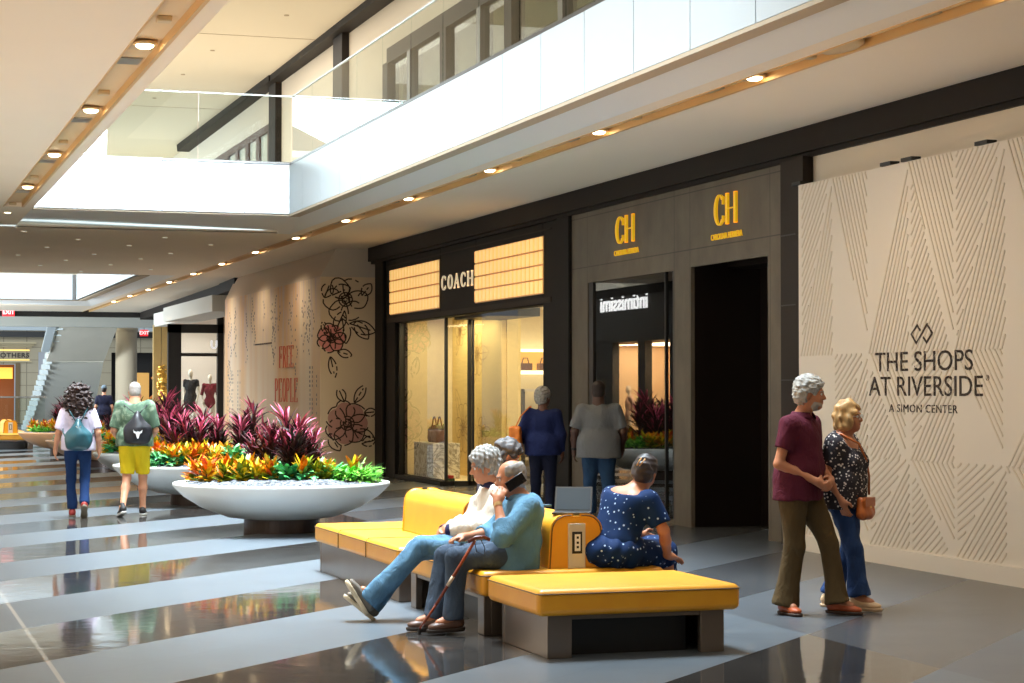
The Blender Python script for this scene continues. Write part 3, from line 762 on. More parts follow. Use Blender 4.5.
# gold panels with a relief plaque further on
root = empty('gold_panel_wall', 'tall gold cladding panels with an oval relief at the far corner', 'wall panel', (0,0,0))
M['goldpanel'] = mat('gold_panel', srgb(190,160,104), .45, metal=.2, var=.08, vscale=2)
q = MB(); q.box(9.12, 9.36, 65.8, 66.0, 0, 3.78); q.box(9.38, 9.62, 65.8, 66.0, 0, 3.78); q.build('panel', M['goldpanel'], root)
q = MB(); q.lathe([(0,-.05),(.12,-.04),(.2,0),(.12,.04),(0,.05)], (0,0,0), 20); 
o = sdf_mesh('relief', [ell((9.4,65.75,1.85), (.14,.07,.62)), ell((9.32,65.7,2.2), (.1,.06,.2)), ell((9.5,65.7,1.5), (.1,.06,.25)), ell((9.38,65.68,1.9), (.07,.06,.15))], .02, mat('bronze_relief', srgb(206,158,70), .3, metal=.7), root, curls(.03, 18))

# ------------------------------------------------------------------ far end: beam, bulkhead, stair, column, stone arcade shop
q = MB(); q.box(-.7, 10.05, 72, 72.3, 4.24, 4.5); struct(q.build('trim_11', M['black']))
q = MB(); q.box(-1, 13, 75.3, 75.5, 3.98, 5.3); struct(q.build('wall_bulkhead_far', mat('far_bulkhead', srgb(140,142,138), .8)))
q = MB(); q.box(-1, 30, 99.9, 100.3, 4.55, 6.5); struct(q.build('wall_far_upper', M['panel']))
q = MB(); q.box(-1, 14, 99.7, 99.9, 4.22, 4.5); struct(q.build('trim_12', M['black']))
def brick():
    m, nt, b, o = _m('far_stone_blocks'); sp = nt.nodes.new('ShaderNodeSeparateXYZ'); nt.links.new(coords(nt), sp.inputs[0])
    jz = mathn(nt, 'LESS_THAN', mathn(nt, 'FRACT', mathn(nt, 'DIVIDE', sp.outputs[2], .62)), .05)
    jx = mathn(nt, 'LESS_THAN', mathn(nt, 'FRACT', mathn(nt, 'DIVIDE', sp.outputs[0], 1.1)), .04)
    j = mathn(nt, 'MAXIMUM', jz, jx)
    nt.links.new(mixc(nt, mathn(nt, 'MULTIPLY', j, .6), srgb(172,160,136), srgb(96,86,70)), b.inputs['Base Color']); b.inputs['Roughness'].default_value = .8; return m
M['farstone'] = brick()
root = empty('stone_arcade_shop', 'far stone shopfront with dark capital letters and lit window at left edge', 'shopfront', (0,0,0))
q = MB(); q.box(-1, 4.2, 100, 100.4, 0, 4.55); q.box(7.25, 8.28, 100, 100.4, 0, 4.55); q.box(4.2, 7.25, 100, 100.4, 2.9, 4.55); q.box(8.28, 30, 100, 100.4, 3.5, 4.55); q.box(8.8, 11.8, 100, 100.4, 0, 3.5)
q.build('stone_wall', M['farstone'], root)
q = MB()
for a in (0,1,2): q.box(3.6, 7.95+.1*a, 99.9-.1*a, 100, 3.72+.09*a, 3.8+.09*a)
q.box(3.6, 7.95, 99.9, 100, 3.0, 3.08); q.build('cornice', mat('cornice_stone', srgb(190,174,140), .8), root)
M['coveglow'] = mat('cornice_cove_light', srgb(255,220,120), .5, emit=.8)
q = MB(); q.box(3.7, 7.85, 99.93, 99.97, 3.55, 3.62); q.box(3.7, 7.85, 99.93, 99.97, 3.09, 3.14); q.build('glow_strip', M['coveglow'], root)
text('BROTHERS', .32, face_south(6.93, 99.96, 3.33), mat('dark_letters', srgb(70,62,50), .6), 'lettering', root, .03, 1.05, bold=.012, track=1.15)
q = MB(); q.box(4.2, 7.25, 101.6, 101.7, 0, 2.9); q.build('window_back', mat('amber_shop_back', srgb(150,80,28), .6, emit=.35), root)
q = MB(); q.box(4.3, 7.1, 100.6, 100.8, 2.2, 2.75); q.build('lit_header', mat('amber_header', srgb(255,190,70), .5, emit=1.3), root)
q = MB(); q.box(3.95, 4.2, 99.9, 100.1, 0, 2.95); q.box(7.2, 7.4, 99.88, 100.1, 0, 2.95); q.build('window_frame', mat('brown_jamb', srgb(110,88,56), .6), root)
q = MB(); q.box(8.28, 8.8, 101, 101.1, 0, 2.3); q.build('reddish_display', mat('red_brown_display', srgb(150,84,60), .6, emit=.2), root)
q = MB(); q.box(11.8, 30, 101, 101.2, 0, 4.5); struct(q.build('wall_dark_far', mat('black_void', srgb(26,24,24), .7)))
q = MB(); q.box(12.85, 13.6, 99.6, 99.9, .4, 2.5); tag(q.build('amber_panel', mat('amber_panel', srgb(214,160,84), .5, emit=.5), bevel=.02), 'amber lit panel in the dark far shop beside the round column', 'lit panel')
for i, (x, z) in enumerate(((13.7,2.2),(14.0,1.7),(13.6,1.2),(13.9,.9))):
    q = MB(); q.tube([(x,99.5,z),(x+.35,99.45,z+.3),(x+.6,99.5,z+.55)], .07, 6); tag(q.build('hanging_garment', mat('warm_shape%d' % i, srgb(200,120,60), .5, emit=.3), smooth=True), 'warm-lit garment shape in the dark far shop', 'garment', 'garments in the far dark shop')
q = MB(); q.lathe([(.42,0),(.42,3.98),(.46,3.98),(.46,4.1)], (10.02,80,0), 32)
tag(q.build('column', mat('column_paint', srgb(206,190,164), .7), smooth=False, bevel=.01), 'round pale beige column beyond the camouflage-shirted man', 'column')
# stair seen from its underside
root = empty('staircase', 'pale concrete-like staircase underside rising behind the curly-haired woman', 'staircase', (0,0,0))
M['stairunder'] = mat('stair_underside', srgb(212,206,192), .8, var=.03, vscale=1)
q = MB(); q.prism([(6.9,79.6,2.75),(9.1,79.6,2.78),(9.35,76.3,4.35),(7.2,76.3,4.35)], (0,.5,.35)); q.build('upper_underside', M['stairunder'], root)
q = MB(); q.prism([(6.85,86.5,0),(9.35,86.5,0),(9.15,80.2,2.75),(7.0,80.2,2.75)], (0,.6,.4)); q.build('lower_underside', mat('stair_underside_pale', srgb(226,224,214), .8), root)
q = MB()
for i in range(22):   # stepped flank
    t = i/21; y = 86.5-(86.5-76.4)*t; z = 4.35*t; x = 6.7+.55*t-.05
    q.box(x-.16, x+.14, y-.3, y+.2, z-.02, z+.17)
q.build('stepped_side', mat('stair_side', srgb(216,226,228), .5), root)
q = MB(); q.prism([(6.72,76.2,4.35),(7.05,76.2,4.35),(6.9,78.6,3.1),(6.62,78.6,3.1)], (0,.15,.1)); q.build('glass_side', M['panel'], root)
# glass guard at the left edge
root = empty('glass_railing', 'low glass guard rail in front of the far stone shop', 'railing', (0,0,0))
q = MB(); q.box(3, 6.5, 75, 75.05, 1.36, 1.42); q.build('top_rail', M['steel'], root)
q = MB(); q.box(3, 6.45, 75.01, 75.03, .1, 1.36); q.build('glass_pane', M['glass'], root)
q = MB(); q.box(3, 6.5, 74.98, 75.07, .0, .12); q.build('base_rail', M['dsteel'], root)
# exit signs
M['exitred'] = mat('exit_red', srgb(226,40,48), .5, emit=1.0, ecol=srgb(226,40,48)); M['exitw'] = mat('exit_letters', srgb(255,210,210), .5, emit=1.4)
for (x, y, z, w_, h_, lab) in ((4.92, 71.9, 4.36, .42, .26, 'red illuminated exit sign on the black beam at the top left'), (11.13, 83.1, 4.0, .32, .26, 'small red exit sign hanging beside the round column')):
    root = empty('exit_sign', lab, 'exit sign', (x, y, z))
    q = MB(); q.box(-w_/2, w_/2, -.04, .04, -h_/2, h_/2); q.build('housing', M['exitred'], root, bevel=.01)
    text('EXIT', h_*.75, face_south(0, -.045, 0), M['exitw'], 'lettering', root, .008, 1, bold=.004)
    q = MB(); q.tube([(0,0,h_/2),(0,0,h_/2+.14)], .012, 6); q.build('stem', M['dsteel'], root)

# ------------------------------------------------------------------ barricade with relief stripe pattern and centre name
root = empty('printed_barricade', 'tall white barricade with slanted stripe relief and dark centre name', 'barricade', (0,0,0))
M['barr'] = mat('barricade_white', srgb(228,220,208), .6)
M['barrline'] = mat('barricade_tan_line', srgb(216,205,188), .6)
q = MB(); q.m = 0; q.box(9.25, 9.36, 4, 18.78, 0, 3.775)
q.box(9.22, 9.25, 4, 18.78, .0, .16)
rs = random.Random(5)
def hatch(T, ang, pitch=.062, w=.018):
    # T triangle in (y,z); lines at angle ang clipped to it
    ca, sa = math.cos(ang), math.sin(ang)
    R = [(y*ca+z*sa, -y*sa+z*ca) for y, z in T]; lo = min(v for _, v in R); hi = max(v for _, v in R)
    v = lo+pitch*.5
    while v < hi:
        xs = []
        for i in range(3):
            (a, b), (c_, d) = R[i], R[(i+1) % 3]
            if (b-v)*(d-v) < 0: xs.append(a+(c_-a)*(v-b)/(d-b))
        if len(xs) == 2 and abs(xs[0]-xs[1]) > .05:
            x0, x1 = sorted(xs); P = [(x0,v-w/2),(x1,v-w/2),(x1,v+w/2),(x0,v+w/2)]
            P = [(a*ca-b*sa, a*sa+b*ca) for a, b in P]
            P = [(min(max(a, 4.02), 18.76), min(max(b, .17), 3.77)) for a, b in P]
            q.hexa([(9.25, a, b) for a, b in P], [(9.244, a, b) for a, b in P])
        v += pitch
q.m = 1
cols = [18.76, 17.3, 15.7, 14.0, 12.2, 10.4, 8.6, 6.8, 5.0, 4.0]
rows = [(.17, 1.0), (1.0, 2.0), (2.0, 3.77)]
for r_i, (z0, z1) in enumerate(rows):
    for c_i in range(len(cols)-1):
        a, b_ = cols[c_i], cols[c_i+1]; off = .5*(a-b_)*(r_i % 2); a -= off; b_ -= off; m_ = (a+b_)/2
        b_ = max(b_, 4.02); zc = (z0+z1)/2
        u1 = math.atan2(z1-z0, m_-a)
        hatch([(a, z0), (m_, z1), (m_, z0)], u1)
        if (r_i+c_i) % 3: hatch([(a-.06, z0+.1), (a-.06, z1), (m_+.06, z1)], u1+.28)
        hatch([(m_, z1), (b_, z1), (b_, z0+.1)], math.atan2(z0-z1, b_-m_)+.0)
        if (r_i+c_i) % 2: hatch([(m_-.06, z0), (m_-.06, z1-.1), (b_+.06, z0)], math.atan2(z1-z0, b_-m_)+.2)
q.build('panel', [M['barr'], M['barrline']], root)
M['logo'] = mat('dark_brown_print', srgb(52,36,28), .6)
text('THE SHOPS', .262, face_west(9.246, 16.25, 1.905), M['logo'], 'lettering', root, .004, 1.34)
text('AT RIVERSIDE', .262, face_west(9.246, 16.23, 1.675), M['logo'], 'lettering', root, .004, 1.30)
text('A SIMON CENTER', .105, face_west(9.246, 16.25, 1.475), M['logo'], 'lettering', root, .004, 1.36, track=1.1)
text('®', .07, face_west(9.246, 15.13, 1.75), M['logo'], 'lettering', root, .004, 1)
q = MB()
def lg(pts, w=.02):
    for (a, b), (c_, d) in zip(pts, pts[1:]):
        L = math.hypot(c_-a, d-b); ux, uy = (c_-a)/L*w*.4, (d-b)/L*w*.4; nx, ny = -(d-b)/L*w/2, (c_-a)/L*w/2
        a, b, c_, d = a-ux, b-uy, c_+ux, d+uy
        P = [(a+nx,b+ny),(c_+nx,d+ny),(c_-nx,d-ny),(a-nx,b-ny)]
        q.hexa([(9.248,16.25-x,2.165+z) for x, z in P], [(9.243,16.25-x,2.165+z) for x, z in P])
lg([(-.03,.035),(-.085,.08),(-.19,0),(-.10,-.085),(.095,.085),(.19,0),(.085,-.08),(.03,-.035)])
q.build('emblem', M['logo'], root)
q = MB()
for y in (18.9, 17.0, 16.6, 15.3): q.box(9.22, 9.32, y-.22, y-.02, 3.775, 3.81)
q.build('clip', M['black'], root)

# ------------------------------------------------------------------ left (opposite) side, seen only as a reflection
M['charcoal'] = mat('charcoal_fascia', srgb(62,62,60), .5)
q = MB(); q.box(-.9, -.6, -12, 46.5, 0, 4.42); q.box(-.9, -.6, 53, 58, 0, 4.42); struct(q.build('wall_left', M['wall']))
q = MB(); q.box(-.62, -.5, -12, 58, 4.18, 4.42); struct(q.build('trim_13', M['beam']))
root = empty('lingerie_shopfront', 'charcoal shopfront with white lit name reflected in the stone shop window', 'shopfront', (0,0,0))
q = MB(); q.box(-.8, -.55, 46.5, 53, 2.95, 4.2); q.box(-.8, -.6, 46.5, 47.3, 0, 2.95); q.box(-.8, -.6, 49.0, 49.5, 0, 2.95); q.box(-.8, -.6, 51.4, 53, 0, 2.95); q.build('fascia', M['charcoal'], root)
text('intimissimi', .62, face_east(-.53, 50.4, 4.0), mat('white_neon', (1,1,1,1), .5, emit=5), 'lettering', root, .03, 1.35, bold=.006)
q = MB(); q.box(-3.1, -3.0, 46.3, 53, 0, 3); q.box(-3.1, -.8, 46.3, 46.4, 0, 3); q.box(-3.1, -.8, 52.9, 53, 0, 3); q.box(-3.1, -.8, 46.3, 53, 2.96, 3.05)
struct(q.build('wall_left_shop', mat('warm_shop_wall', srgb(226,196,156), .8)))
# ------------------------------------------------------------------ downlights and small ceiling fittings
M['lens'] = mat('lamp_lens', srgb(255,236,196), .4, emit=16, ecol=srgb(255,226,176))
M['trimring'] = mat('lamp_trim', srgb(214,190,150), .4, metal=.2)
def downlight():
    r = empty('downlight', '', 'downlight')
    q = MB(); q.lathe([(.075,0),(.105,0),(.11,.02),(.075,.03)], (0,0,-.02), 20); q.build('trim_ring', M['trimring'], r, smooth=True)
    q = MB(); q.lathe([(0,-.022),(.05,-.016),(.073,.0),(.073,.03),(.0,.03)], (0,0,-.03), 20); q.build('lens', M['lens'], r, smooth=True)
    q = MB(); q.box(-.1, .1, .13, .33, -.006, .02); q.build('gimbal_box', M['trimring'], r, bevel=.01)
    return r
proto = None
def lamp(x, y, e, col=(1,.78,.52), r=.06, ang=150, z=4.37):
    l = bpy.data.lights.new('downlight_bulb', 'SPOT'); l.energy = e; l.color = col; l.shadow_soft_size = r
    l.spot_size = math.radians(ang); l.spot_blend = .8
    o = bpy.data.objects.new('downlight_bulb', l); COL.objects.link(o); o.location = (x, y, z); return o
E_DL = 95
for i in range(16):
    y = 4.4+i*3.96
    lab = 'warm recessed downlight in the right-hand ceiling channel'
    if y > 11:
        if proto is None: proto = downlight(); o = proto; o.location = (7.585, y, 4.465)
        else: o = copy_tree(proto, (7.585, y, 4.465))
        o['label'] = lab; o['group'] = 'downlights along the right channel'
    lamp(7.585, y, E_DL)
    if y < 46:
        if y > 11 and y < 34:
            o = copy_tree(proto, (2.175, y, 4.465), label='warm recessed downlight in the left-hand ceiling channel', group='downlights along the left channel')
        lamp(2.175, y, E_DL*.8)
q = MB(); q.box(-.055, .055, -.055, .055, -.045, 0); sens = q.build('ceiling_sensor', M['trimring'], bevel=.01)
q = MB(); q.box(-.10, .10, -.16, .16, -.012, 0); vent = q.build('air_slot', M['steel'])
first = True
for i in range(12):
    for x, side in ((2.175,'left'), (7.585,'right')):
        y = 6.37+i*3.96
        if side == 'left' and y > 33: continue
        for src, dy, nm in ((sens, 0, 'sensor'), (vent, -.95, 'slot')):
            if first and src is sens: o = sens
            elif first and src is vent: o = vent; 
            else: o = src.copy(); COL.objects.link(o)
            if src is vent: first = False
            o.location = (x, y+dy+(.9 if src is sens else 0), 4.485)
            tag(o, 'small square sensor box in the %s ceiling channel' % side if src is sens else 'grey air slot plate in the %s ceiling channel' % side, 'ceiling sensor' if src is sens else 'air slot', ('sensors' if src is sens else 'air slots')+' in the %s channel' % side)
o = MB(); o.lathe([(0,-.05),(.16,-.05),(.2,-.03),(.2,0),(0,0)], (0,0,0), 24, sx=.6, sy=1.6)
tag(o.build('ceiling_speaker', M['trimring'], smooth=True, loc=(7.585,14.6,4.47)), 'elongated oval fitting in the right ceiling channel near the top right', 'ceiling fitting')
q = MB(); q.box(2.5, 6.9, 34.40, 35.0, 4.385, 4.40); q.box(2.5, 6.9, 34.40, 34.42, 4.385, 4.43); struct(q.build('trim_14', M['ceil']))  # trough added to house the added upward strip light
rs = random.Random(4); cd = MB(); cd.lathe([(0,0),(.045,0),(.045,.012),(0,.012)], (0,0,-.012), 12); spr = None
for i in range(16):
    x, y = 2.7+4*((i*7) % 11)/11, 35.9+12*(i/16)+rs.uniform(-.3,.3)
    if spr is None: spr = cd.build('ceiling_spot', mat('spot_white', srgb(255,246,228), .5, emit=.35)); o = spr
    else: o = spr.copy(); COL.objects.link(o)
    o.location = (x, y, 4.42); tag(o, 'tiny round spot in the ceiling between the two openings', 'ceiling spot', 'spots between the openings')

# ------------------------------------------------------------------ daylight, interior light and added fill lights
def area(name, loc, sx, sy, e, col, rot=(0,0,0), spread=180):
    l = bpy.data.lights.new(name, 'AREA'); l.shape = 'RECTANGLE'; l.size = sx; l.size_y = sy; l.energy = e; l.color = col
    l.spread = math.radians(spread)
    o = bpy.data.objects.new(name, l); COL.objects.link(o); o.location = loc; o.rotation_euler = rot; return o
SKY = (.80,.92,1.0)
area('skylight_near', (4.0, 21, 9.15), 2.8, 16, 2900, SKY, spread=75)
area('fascia_fill', (4.4, 10, 8.6), 3.2, 2.4, 320, SKY, (math.radians(79), 0, 0), 24)  # added unseen fill, aimed at the far fascia to brighten it
area('skylight_entry', (4.46, 2, 9.15), 2.8, 12, 50, SKY, spread=75)
area('skylight_far', (-1.8, 55.5, 9.1), 9, 12.5, 4500, SKY, (0, math.radians(-25), 0))
area('skylight_end', (6, 88, 7.2), 12, 14, 2000, SKY)
area('stair_fill', (-6.5, 67, 2.6), 4, 10, 7000, SKY, (0, math.radians(-90), math.radians(35)))  # added unseen fill that brightens the stair underside
area('glow_strip', (4.4, 34.6, 4.41), 4.6, .3, 6, (.6,.82,1), (PI, 0, 0))  # added strip facing up, brightens the soffit beyond the near opening
area('glow_strip', (3.0, 66.5, 4.41), 6.5, .3, 5, (.6,.82,1), (PI, 0, 0))  # another added upward strip, for the second opening's soffit
area('ceiling_fill', (-.45, 18, 2.1), 2.2, 22, 330, (1,.86,.68), (0, math.radians(-90), 0))  # added warm fill on the blank left wall to lift the ceiling
area('upper_hall_light', (8.0, 24, 8.9), 1.5, 40, 380, (1,.94,.84))
area('upper_hall_light', (5.5, 42, 8.95), 5, 8, 220, (1,.96,.88))
area('shop_light', (12.6, 31.5, 3.15), 4, 8, 300, (1,.84,.58))
area('display_light', (10.1, 34.6, 2.95), .7, 2.6, 60, (1,.82,.5))
area('entry_light', (10.2, 32.0, 2.8), .4, 1.6, 40, (1,.80,.45))
area('fashion_light', (9.7, 61, 3.6), 1.4, 1.2, 60, (1,.93,.85))
area('left_shop_light', (-1.9, 49.7, 2.9), 1.8, 6, 900, (1,.78,.5))
area('dim_light', (10.4, 24.3, 3.1), .8, 2.5, 10, (1,.7,.4))
w = bpy.data.worlds.new('w'); sc.world = w; w.use_nodes = True
w.node_tree.nodes['Background'].inputs[0].default_value = (.75,.86,1,1); w.node_tree.nodes['Background'].inputs[1].default_value = .5

# ------------------------------------------------------------------ yellow island bench
def leather(name, a, bb):
    m, nt, b, o = _m(name); v = coords(nt)
    n = noise(nt, v, 5, 4); nt.links.new(ramp(nt, n, [(.3, a), (.7, bb)]), b.inputs['Base Color'])
    b.inputs['Roughness'].default_value = .42; b.inputs['Coat Weight'].default_value = .45; b.inputs['Coat Roughness'].default_value = .42; bump(nt, b, noise(nt, v, 180, 2), .08); return m
M['yleather'] = leather('yellow_leather', srgb(222,150,14), srgb(228,160,22))
M['yseam'] = mat('dark_seam', srgb(92,62,18), .6)
M['bmetal'] = mat('bench_bronze_metal', srgb(128,116,106), .28, metal=.75, var=.12, vscale=1.5)
def cushion(name, x0, x1, y0, y1, z0, z1, parent, r=.035, seams=()):
    q = MB(); q.box(x0, x1, y0, y1, z0, z1); o = q.build(name, M['yleather'], parent, bevel=r, seg=4)
    s = MB(); e = .004
    zz = z1-.028
    P = [(x0-e,y0-e),(x1+e,y0-e),(x1+e,y1+e),(x0-e,y1+e)]; c = .03
    loop = []
    for (cx, cy), (dx, dy) in zip(P, ((1,1),(-1,1),(-1,-1),(1,-1))):
        loop += [(cx, cy+dy*c, zz), (cx+dx*c*.3, cy+dy*c*.3, zz), (cx+dx*c, cy, zz)] if dx*dy > 0 else [(cx+dx*c, cy, zz), (cx+dx*c*.3, cy+dy*c*.3, zz), (cx, cy+dy*c, zz)]
    s.tube(loop+[loop[0]], .0045, 5)
    for y in seams:
        s.tube([(x0-.003,y,z0+.01),(x0-.003,y,z1-.03),(x0+.02,y,z1+.001),(x1-.02,y,z1+.001),(x1+.003,y,z1-.03),(x1+.003,y,z0+.01)], .005, 5)
    s.build('piping', M['yseam'], o)
    return o
def tube_base(x0, x1, y0, y1, parent, open_side):
    q = MB(); t = .035; h = .265
    if open_side == 'y':   # side panels at x0/x1, open front
        for x in (x0, x1-.16): q.box(x, x+.16, y0, y0+.05, 0, h); q.box(x, x+.16, y1-.05, y1, 0, h)
        q.box(x0+.002, x0+t, y0+.05, y1-.05, 0, h); q.box(x1-t, x1-.002, y0+.05, y1-.05, 0, h); q.box(x0+.16, x1-.16, y0+.01, y1-.01, h-.03, h-.002)
    else:
        for y in (y0, y1-.14): q.box(x0, x0+.05, y, y+.14, 0, h); q.box(x1-.05, x1, y, y+.14, 0, h)
        q.box(x0+.05, x1-.05, y0+.002, y0+t, 0, h); q.box(x0+.05, x1-.05, y1-t, y1-.002, 0, h); q.box(x0+.01, x1-.01, y0+.14, y1-.14, h-.03, h-.002)
    o = q.build('base', M['bmetal'], parent, bevel=.004)
    k = MB(); k.box(x0+.2, x1-.2, y0+.15, y1-.15, 0, h-.04); k.build('inner_core', M['black'], parent)
    return o
BX0, BX1 = 3.94, 5.29
def backrest(parent, y0, y1, power=True):
    # two rounded cushions flanking a metal spine; outline in XZ extruded along Y
    cx = 4.68
    for s_, nm in ((-1,'back_cushion'), (1,'back_cushion')):
        prof = []
        W, Hh, R = .178, .36, .11
        prof = [(cx+s_*.035, .43), (cx+s_*.035, .43+Hh)]
        for i in range(7):
            a = math.radians(90-15*i); prof.append((cx+s_*(W-R+.0+R*math.cos(a)+.0), .43+Hh-R+R*math.sin(a)))
        prof.append((cx+s_*(W+.015), .43))
        if s_ > 0: prof = prof[::-1]
        q = MB(); q.prism([(x, y0, z) for x, z in prof], (0, y1-y0, 0)); o = q.build(nm, M['yleather'], parent, bevel=.012, seg=3)
        s = MB(); s.tube([(x, y0-.003, z) for x, z in (prof if s_ < 0 else prof[::-1])[1:]], .005, 5); s.build('piping', M['yseam'], o)
    q = MB(); q.box(cx-.036, cx+.036, y0+.004, y1-.004, .43, .784); q.build('spine', M['yleather'], parent)
    if power:
        q = MB(); q.box(cx-.062, cx+.062, y0-.012, y0+.02, .43, .735); pl_ = q.build('power_panel', mat('power_panel_steel', srgb(206,202,192), .35, metal=.3), parent, bevel=.003)
        q = MB(); q.box(cx-.036, cx+.036, y0-.02, y0-.01, .53, .68); fr_ = q.build('socket_plate', M['black'], pl_, bevel=.003)
        q = MB(); q.box(cx-.02, cx+.02, y0-.026, y0-.019, .548, .662); q.m = 1
        for z in (.575, .605, .64): q.box(cx-.008, cx+.008, y0-.028, y0-.025, z-.008, z+.008)
        q.build('socket', [mat('socket_white', srgb(232,230,224), .4), M['black']], pl_)
def ottoman(lab, dx, dy):
    r = empty('ottoman_bench', lab, 'bench', (dx, dy, 0))
    cushion('seat_cushion', BX0, BX1, 11.57, 12.62, .265, .43, r, .04)
    tube_base(4.02, 5.20, 11.63, 12.54, r, 'y'); return r
def module(lab, dx, dy, y0, y1, b0, b1, op, seams, power=True):
    r = empty('upholstered_bench', lab, 'bench', (dx, dy, 0))
    cushion('seat_cushion', BX0+.03, BX1, y0, y1, .265, .43, r, .035, seams)
    tube_base(4.0, 5.25, y0+.06, y1-.1, r, op)
    backrest(r, b0, b1, power)
    return r
ottoman('flat yellow leather bench end nearest the camera on a bronze base', 0, 0)
module('yellow leather bench with central backrest where the man on the phone sits', 0, 0, 12.82, 14.85, 12.93, 14.25, 'x', (13.85,))
module('long yellow leather bench behind the seated men, reaching toward the planter', 0, 0, 15.05, 18.02, 15.02, 16.80, 'y', (16.05, 17.05), False)
q = MB(); q.box(4.02, 5.3, 12.55, 12.86, .36, .395); q.box(4.1, 5.2, 12.6, 12.8, .02, .36)
tag(q.build('link_shelf', M['dsteel'], bevel=.004), 'narrow dark steel shelf between the near bench and the backrest', 'shelf')
# same island further down the mall
def far_island():
    r = ottoman('pale-lit yellow bench end far away at the left edge', -.62, 45.25)
    r2 = module('far yellow bench with twin rounded backrests at the left edge', -.62, 45.25, 12.82, 17.9, 12.95, 14.6, 'y', ())
far_island()
root = empty('upholstered_bench', 'second far yellow bench piece behind the leftmost backrest', 'bench', (-1.0, 50.6, 0)); cushion('seat_cushion', BX0, BX1, 12.82, 15, .265, .43, root); backrest(root, 12.95, 14.6, False)
tube_base(4.0, 5.25, 12.9, 14.9, root, 'y')

# ------------------------------------------------------------------ planters
M['bowl'] = mat('white_bowl', srgb(226,230,228), .32, spec=.5)
M['tanbowl'] = mat('tan_bowl', srgb(206,164,124), .5)
M['plinth'] = mat('brown_plinth_steel', srgb(62,50,46), .3, metal=.4)
def gravel_mat():
    m, nt, b, o = _m('grey_gravel'); v = coords(nt)
    vo = nt.nodes.new('ShaderNodeTexVoronoi'); vo.inputs['Scale'].default_value = 28; nt.links.new(v, vo.inputs['Vector'])
    nt.links.new(ramp(nt, vo.outputs['Color'], [(.1, srgb(50,53,58)), (.9, srgb(126,130,136))]), b.inputs['Base Color'])
    b.inputs['Roughness'].default_value = .8; bump(nt, b, vo.outputs['Distance'], .8, .03); return m
M['gravel'] = gravel_mat()
M['soil'] = mat('dark_soil', srgb(48,38,30), .9)
def planter(x, y, R, lab, m):
    r = empty('bowl_planter', lab, 'planter', (x, y, 0)); k = R/1.2
    q = MB(); q.lathe([(.36*k,.15),(.60*k,.18),(.88*k,.29),(1.08*k,.42),(1.2*k,.545),(1.2*k,.575),(1.185*k,.583),(1.13*k,.575),(1.10*k,.545),(1.0*k,.50),(0,.50)], (0,0,0), 64)
    q.build('bowl', m, r, smooth=True)
    q = MB(); q.lathe([(.42*k,0),(.42*k,.185)], (0,0,0), 48); q.build('plinth', M['plinth'], r)
    g = MB(); rsg = random.Random(int(y)); n = 26
    # rough pebble surface
    vs = [(0,0,.62)]; fs = []
    for i in range(1, n+1):
        for j in range(72):
            a = 2*PI*(j+.5*(i % 2))/72; rr = 1.09*k*i/n
            vs.append((rr*math.cos(a), rr*math.sin(a), .56+.075*(1-(i/n)**2)+rsg.uniform(0,.028)-(.02 if i == n else 0)))
    for j in range(72): fs.append((0, 1+j, 1+(j+1) % 72))
    for i in range(1, n):
        for j in range(72):
            a_, b_ = 1+(i-1)*72+j, 1+(i-1)*72+(j+1) % 72; fs.append((a_, a_+72, b_+72, b_))
    o = obj_from('gravel', vs, fs, M['gravel'], None, False); o.location = (x, y, 0)
    o['kind'] = 'stuff'; tag(o, 'grey gravel filling the bowl of the ' + lab.split(',')[0], 'gravel')
    return r
planter(4.69, 23.05, 1.26, 'nearest white bowl planter, behind the yellow bench', M['bowl'])
planter(4.70, 28.9, 1.26, 'second white bowl planter, beside the man in yellow shorts', M['bowl'])
planter(4.95, 34.7, 1.16, 'third white bowl planter, between the two walkers', M['bowl'])
planter(4.97, 43.6, 1.2, 'nearer tan bowl planter, left of the curly-haired woman', M['tanbowl'])
planter(5.05, 52.2, 1.23, 'farther tan bowl planter, left of the curly-haired woman', M['tanbowl'])

def leafmat(name, cols, rough=.35, along=True):
    m, nt, b, o = _m(name); oi = nt.nodes.new('ShaderNodeObjectInfo')
    at = nt.nodes.new('ShaderNodeAttribute'); at.attribute_name = 'leafv'
    n = len(cols); c = ramp(nt, at.outputs['Fac'], [(i/(n-1), k) for i, k in enumerate(cols)])
    nt.links.new(c, b.inputs['Base Color']); b.inputs['Roughness'].default_value = rough
    b.inputs['Subsurface Weight'].default_value = 0
    b.inputs['Specular IOR Level'].default_value = .3
    return m
def leaves(name, rs, n, spec, material):
    """spec(i) -> (base point, azimuth, elevation, length, width, droop, tint); one mesh of leaf blades"""
    V, F, A = [], [], []
    for i in range(n):
        (bx, by, bz), az, el, L, W, dr, ti = spec(i)
        seg = 6; p = Vector((bx, by, bz)); e = el; side = Vector((-math.sin(az), math.cos(az), 0)); b0 = len(V)
        tw = rs.uniform(-.5, .5)
        for s in range(seg+1):
            t = s/seg; w = W*(math.sin(PI*min(1, t*.93+.07))**.75)*(1 if t < .98 else .1)
            d = Vector((math.cos(az)*math.cos(e), math.sin(az)*math.cos(e), math.sin(e)))
            up = side.cross(d); sd = side*math.cos(tw)+up*math.sin(tw)
            V += [p-sd*w/2+up*w*.16, p.copy(), p+sd*w/2+up*w*.16]
            v_ = min(1, max(0, ti+rs.uniform(-.06,.06)+(t-.5)*.25)); A += [v_, min(1, v_+.12), v_]
            p = p+d*L/seg; e -= dr/seg
        for s in range(seg):
            a = b0+s*3; F += [(a, a+1, a+4, a+3), (a+1, a+2, a+5, a+4)]
    o = obj_from(name, V, F, material)
    at = o.data.attributes.new('leafv', 'FLOAT', 'POINT'); at.data.foreach_set('value', A)
    return o
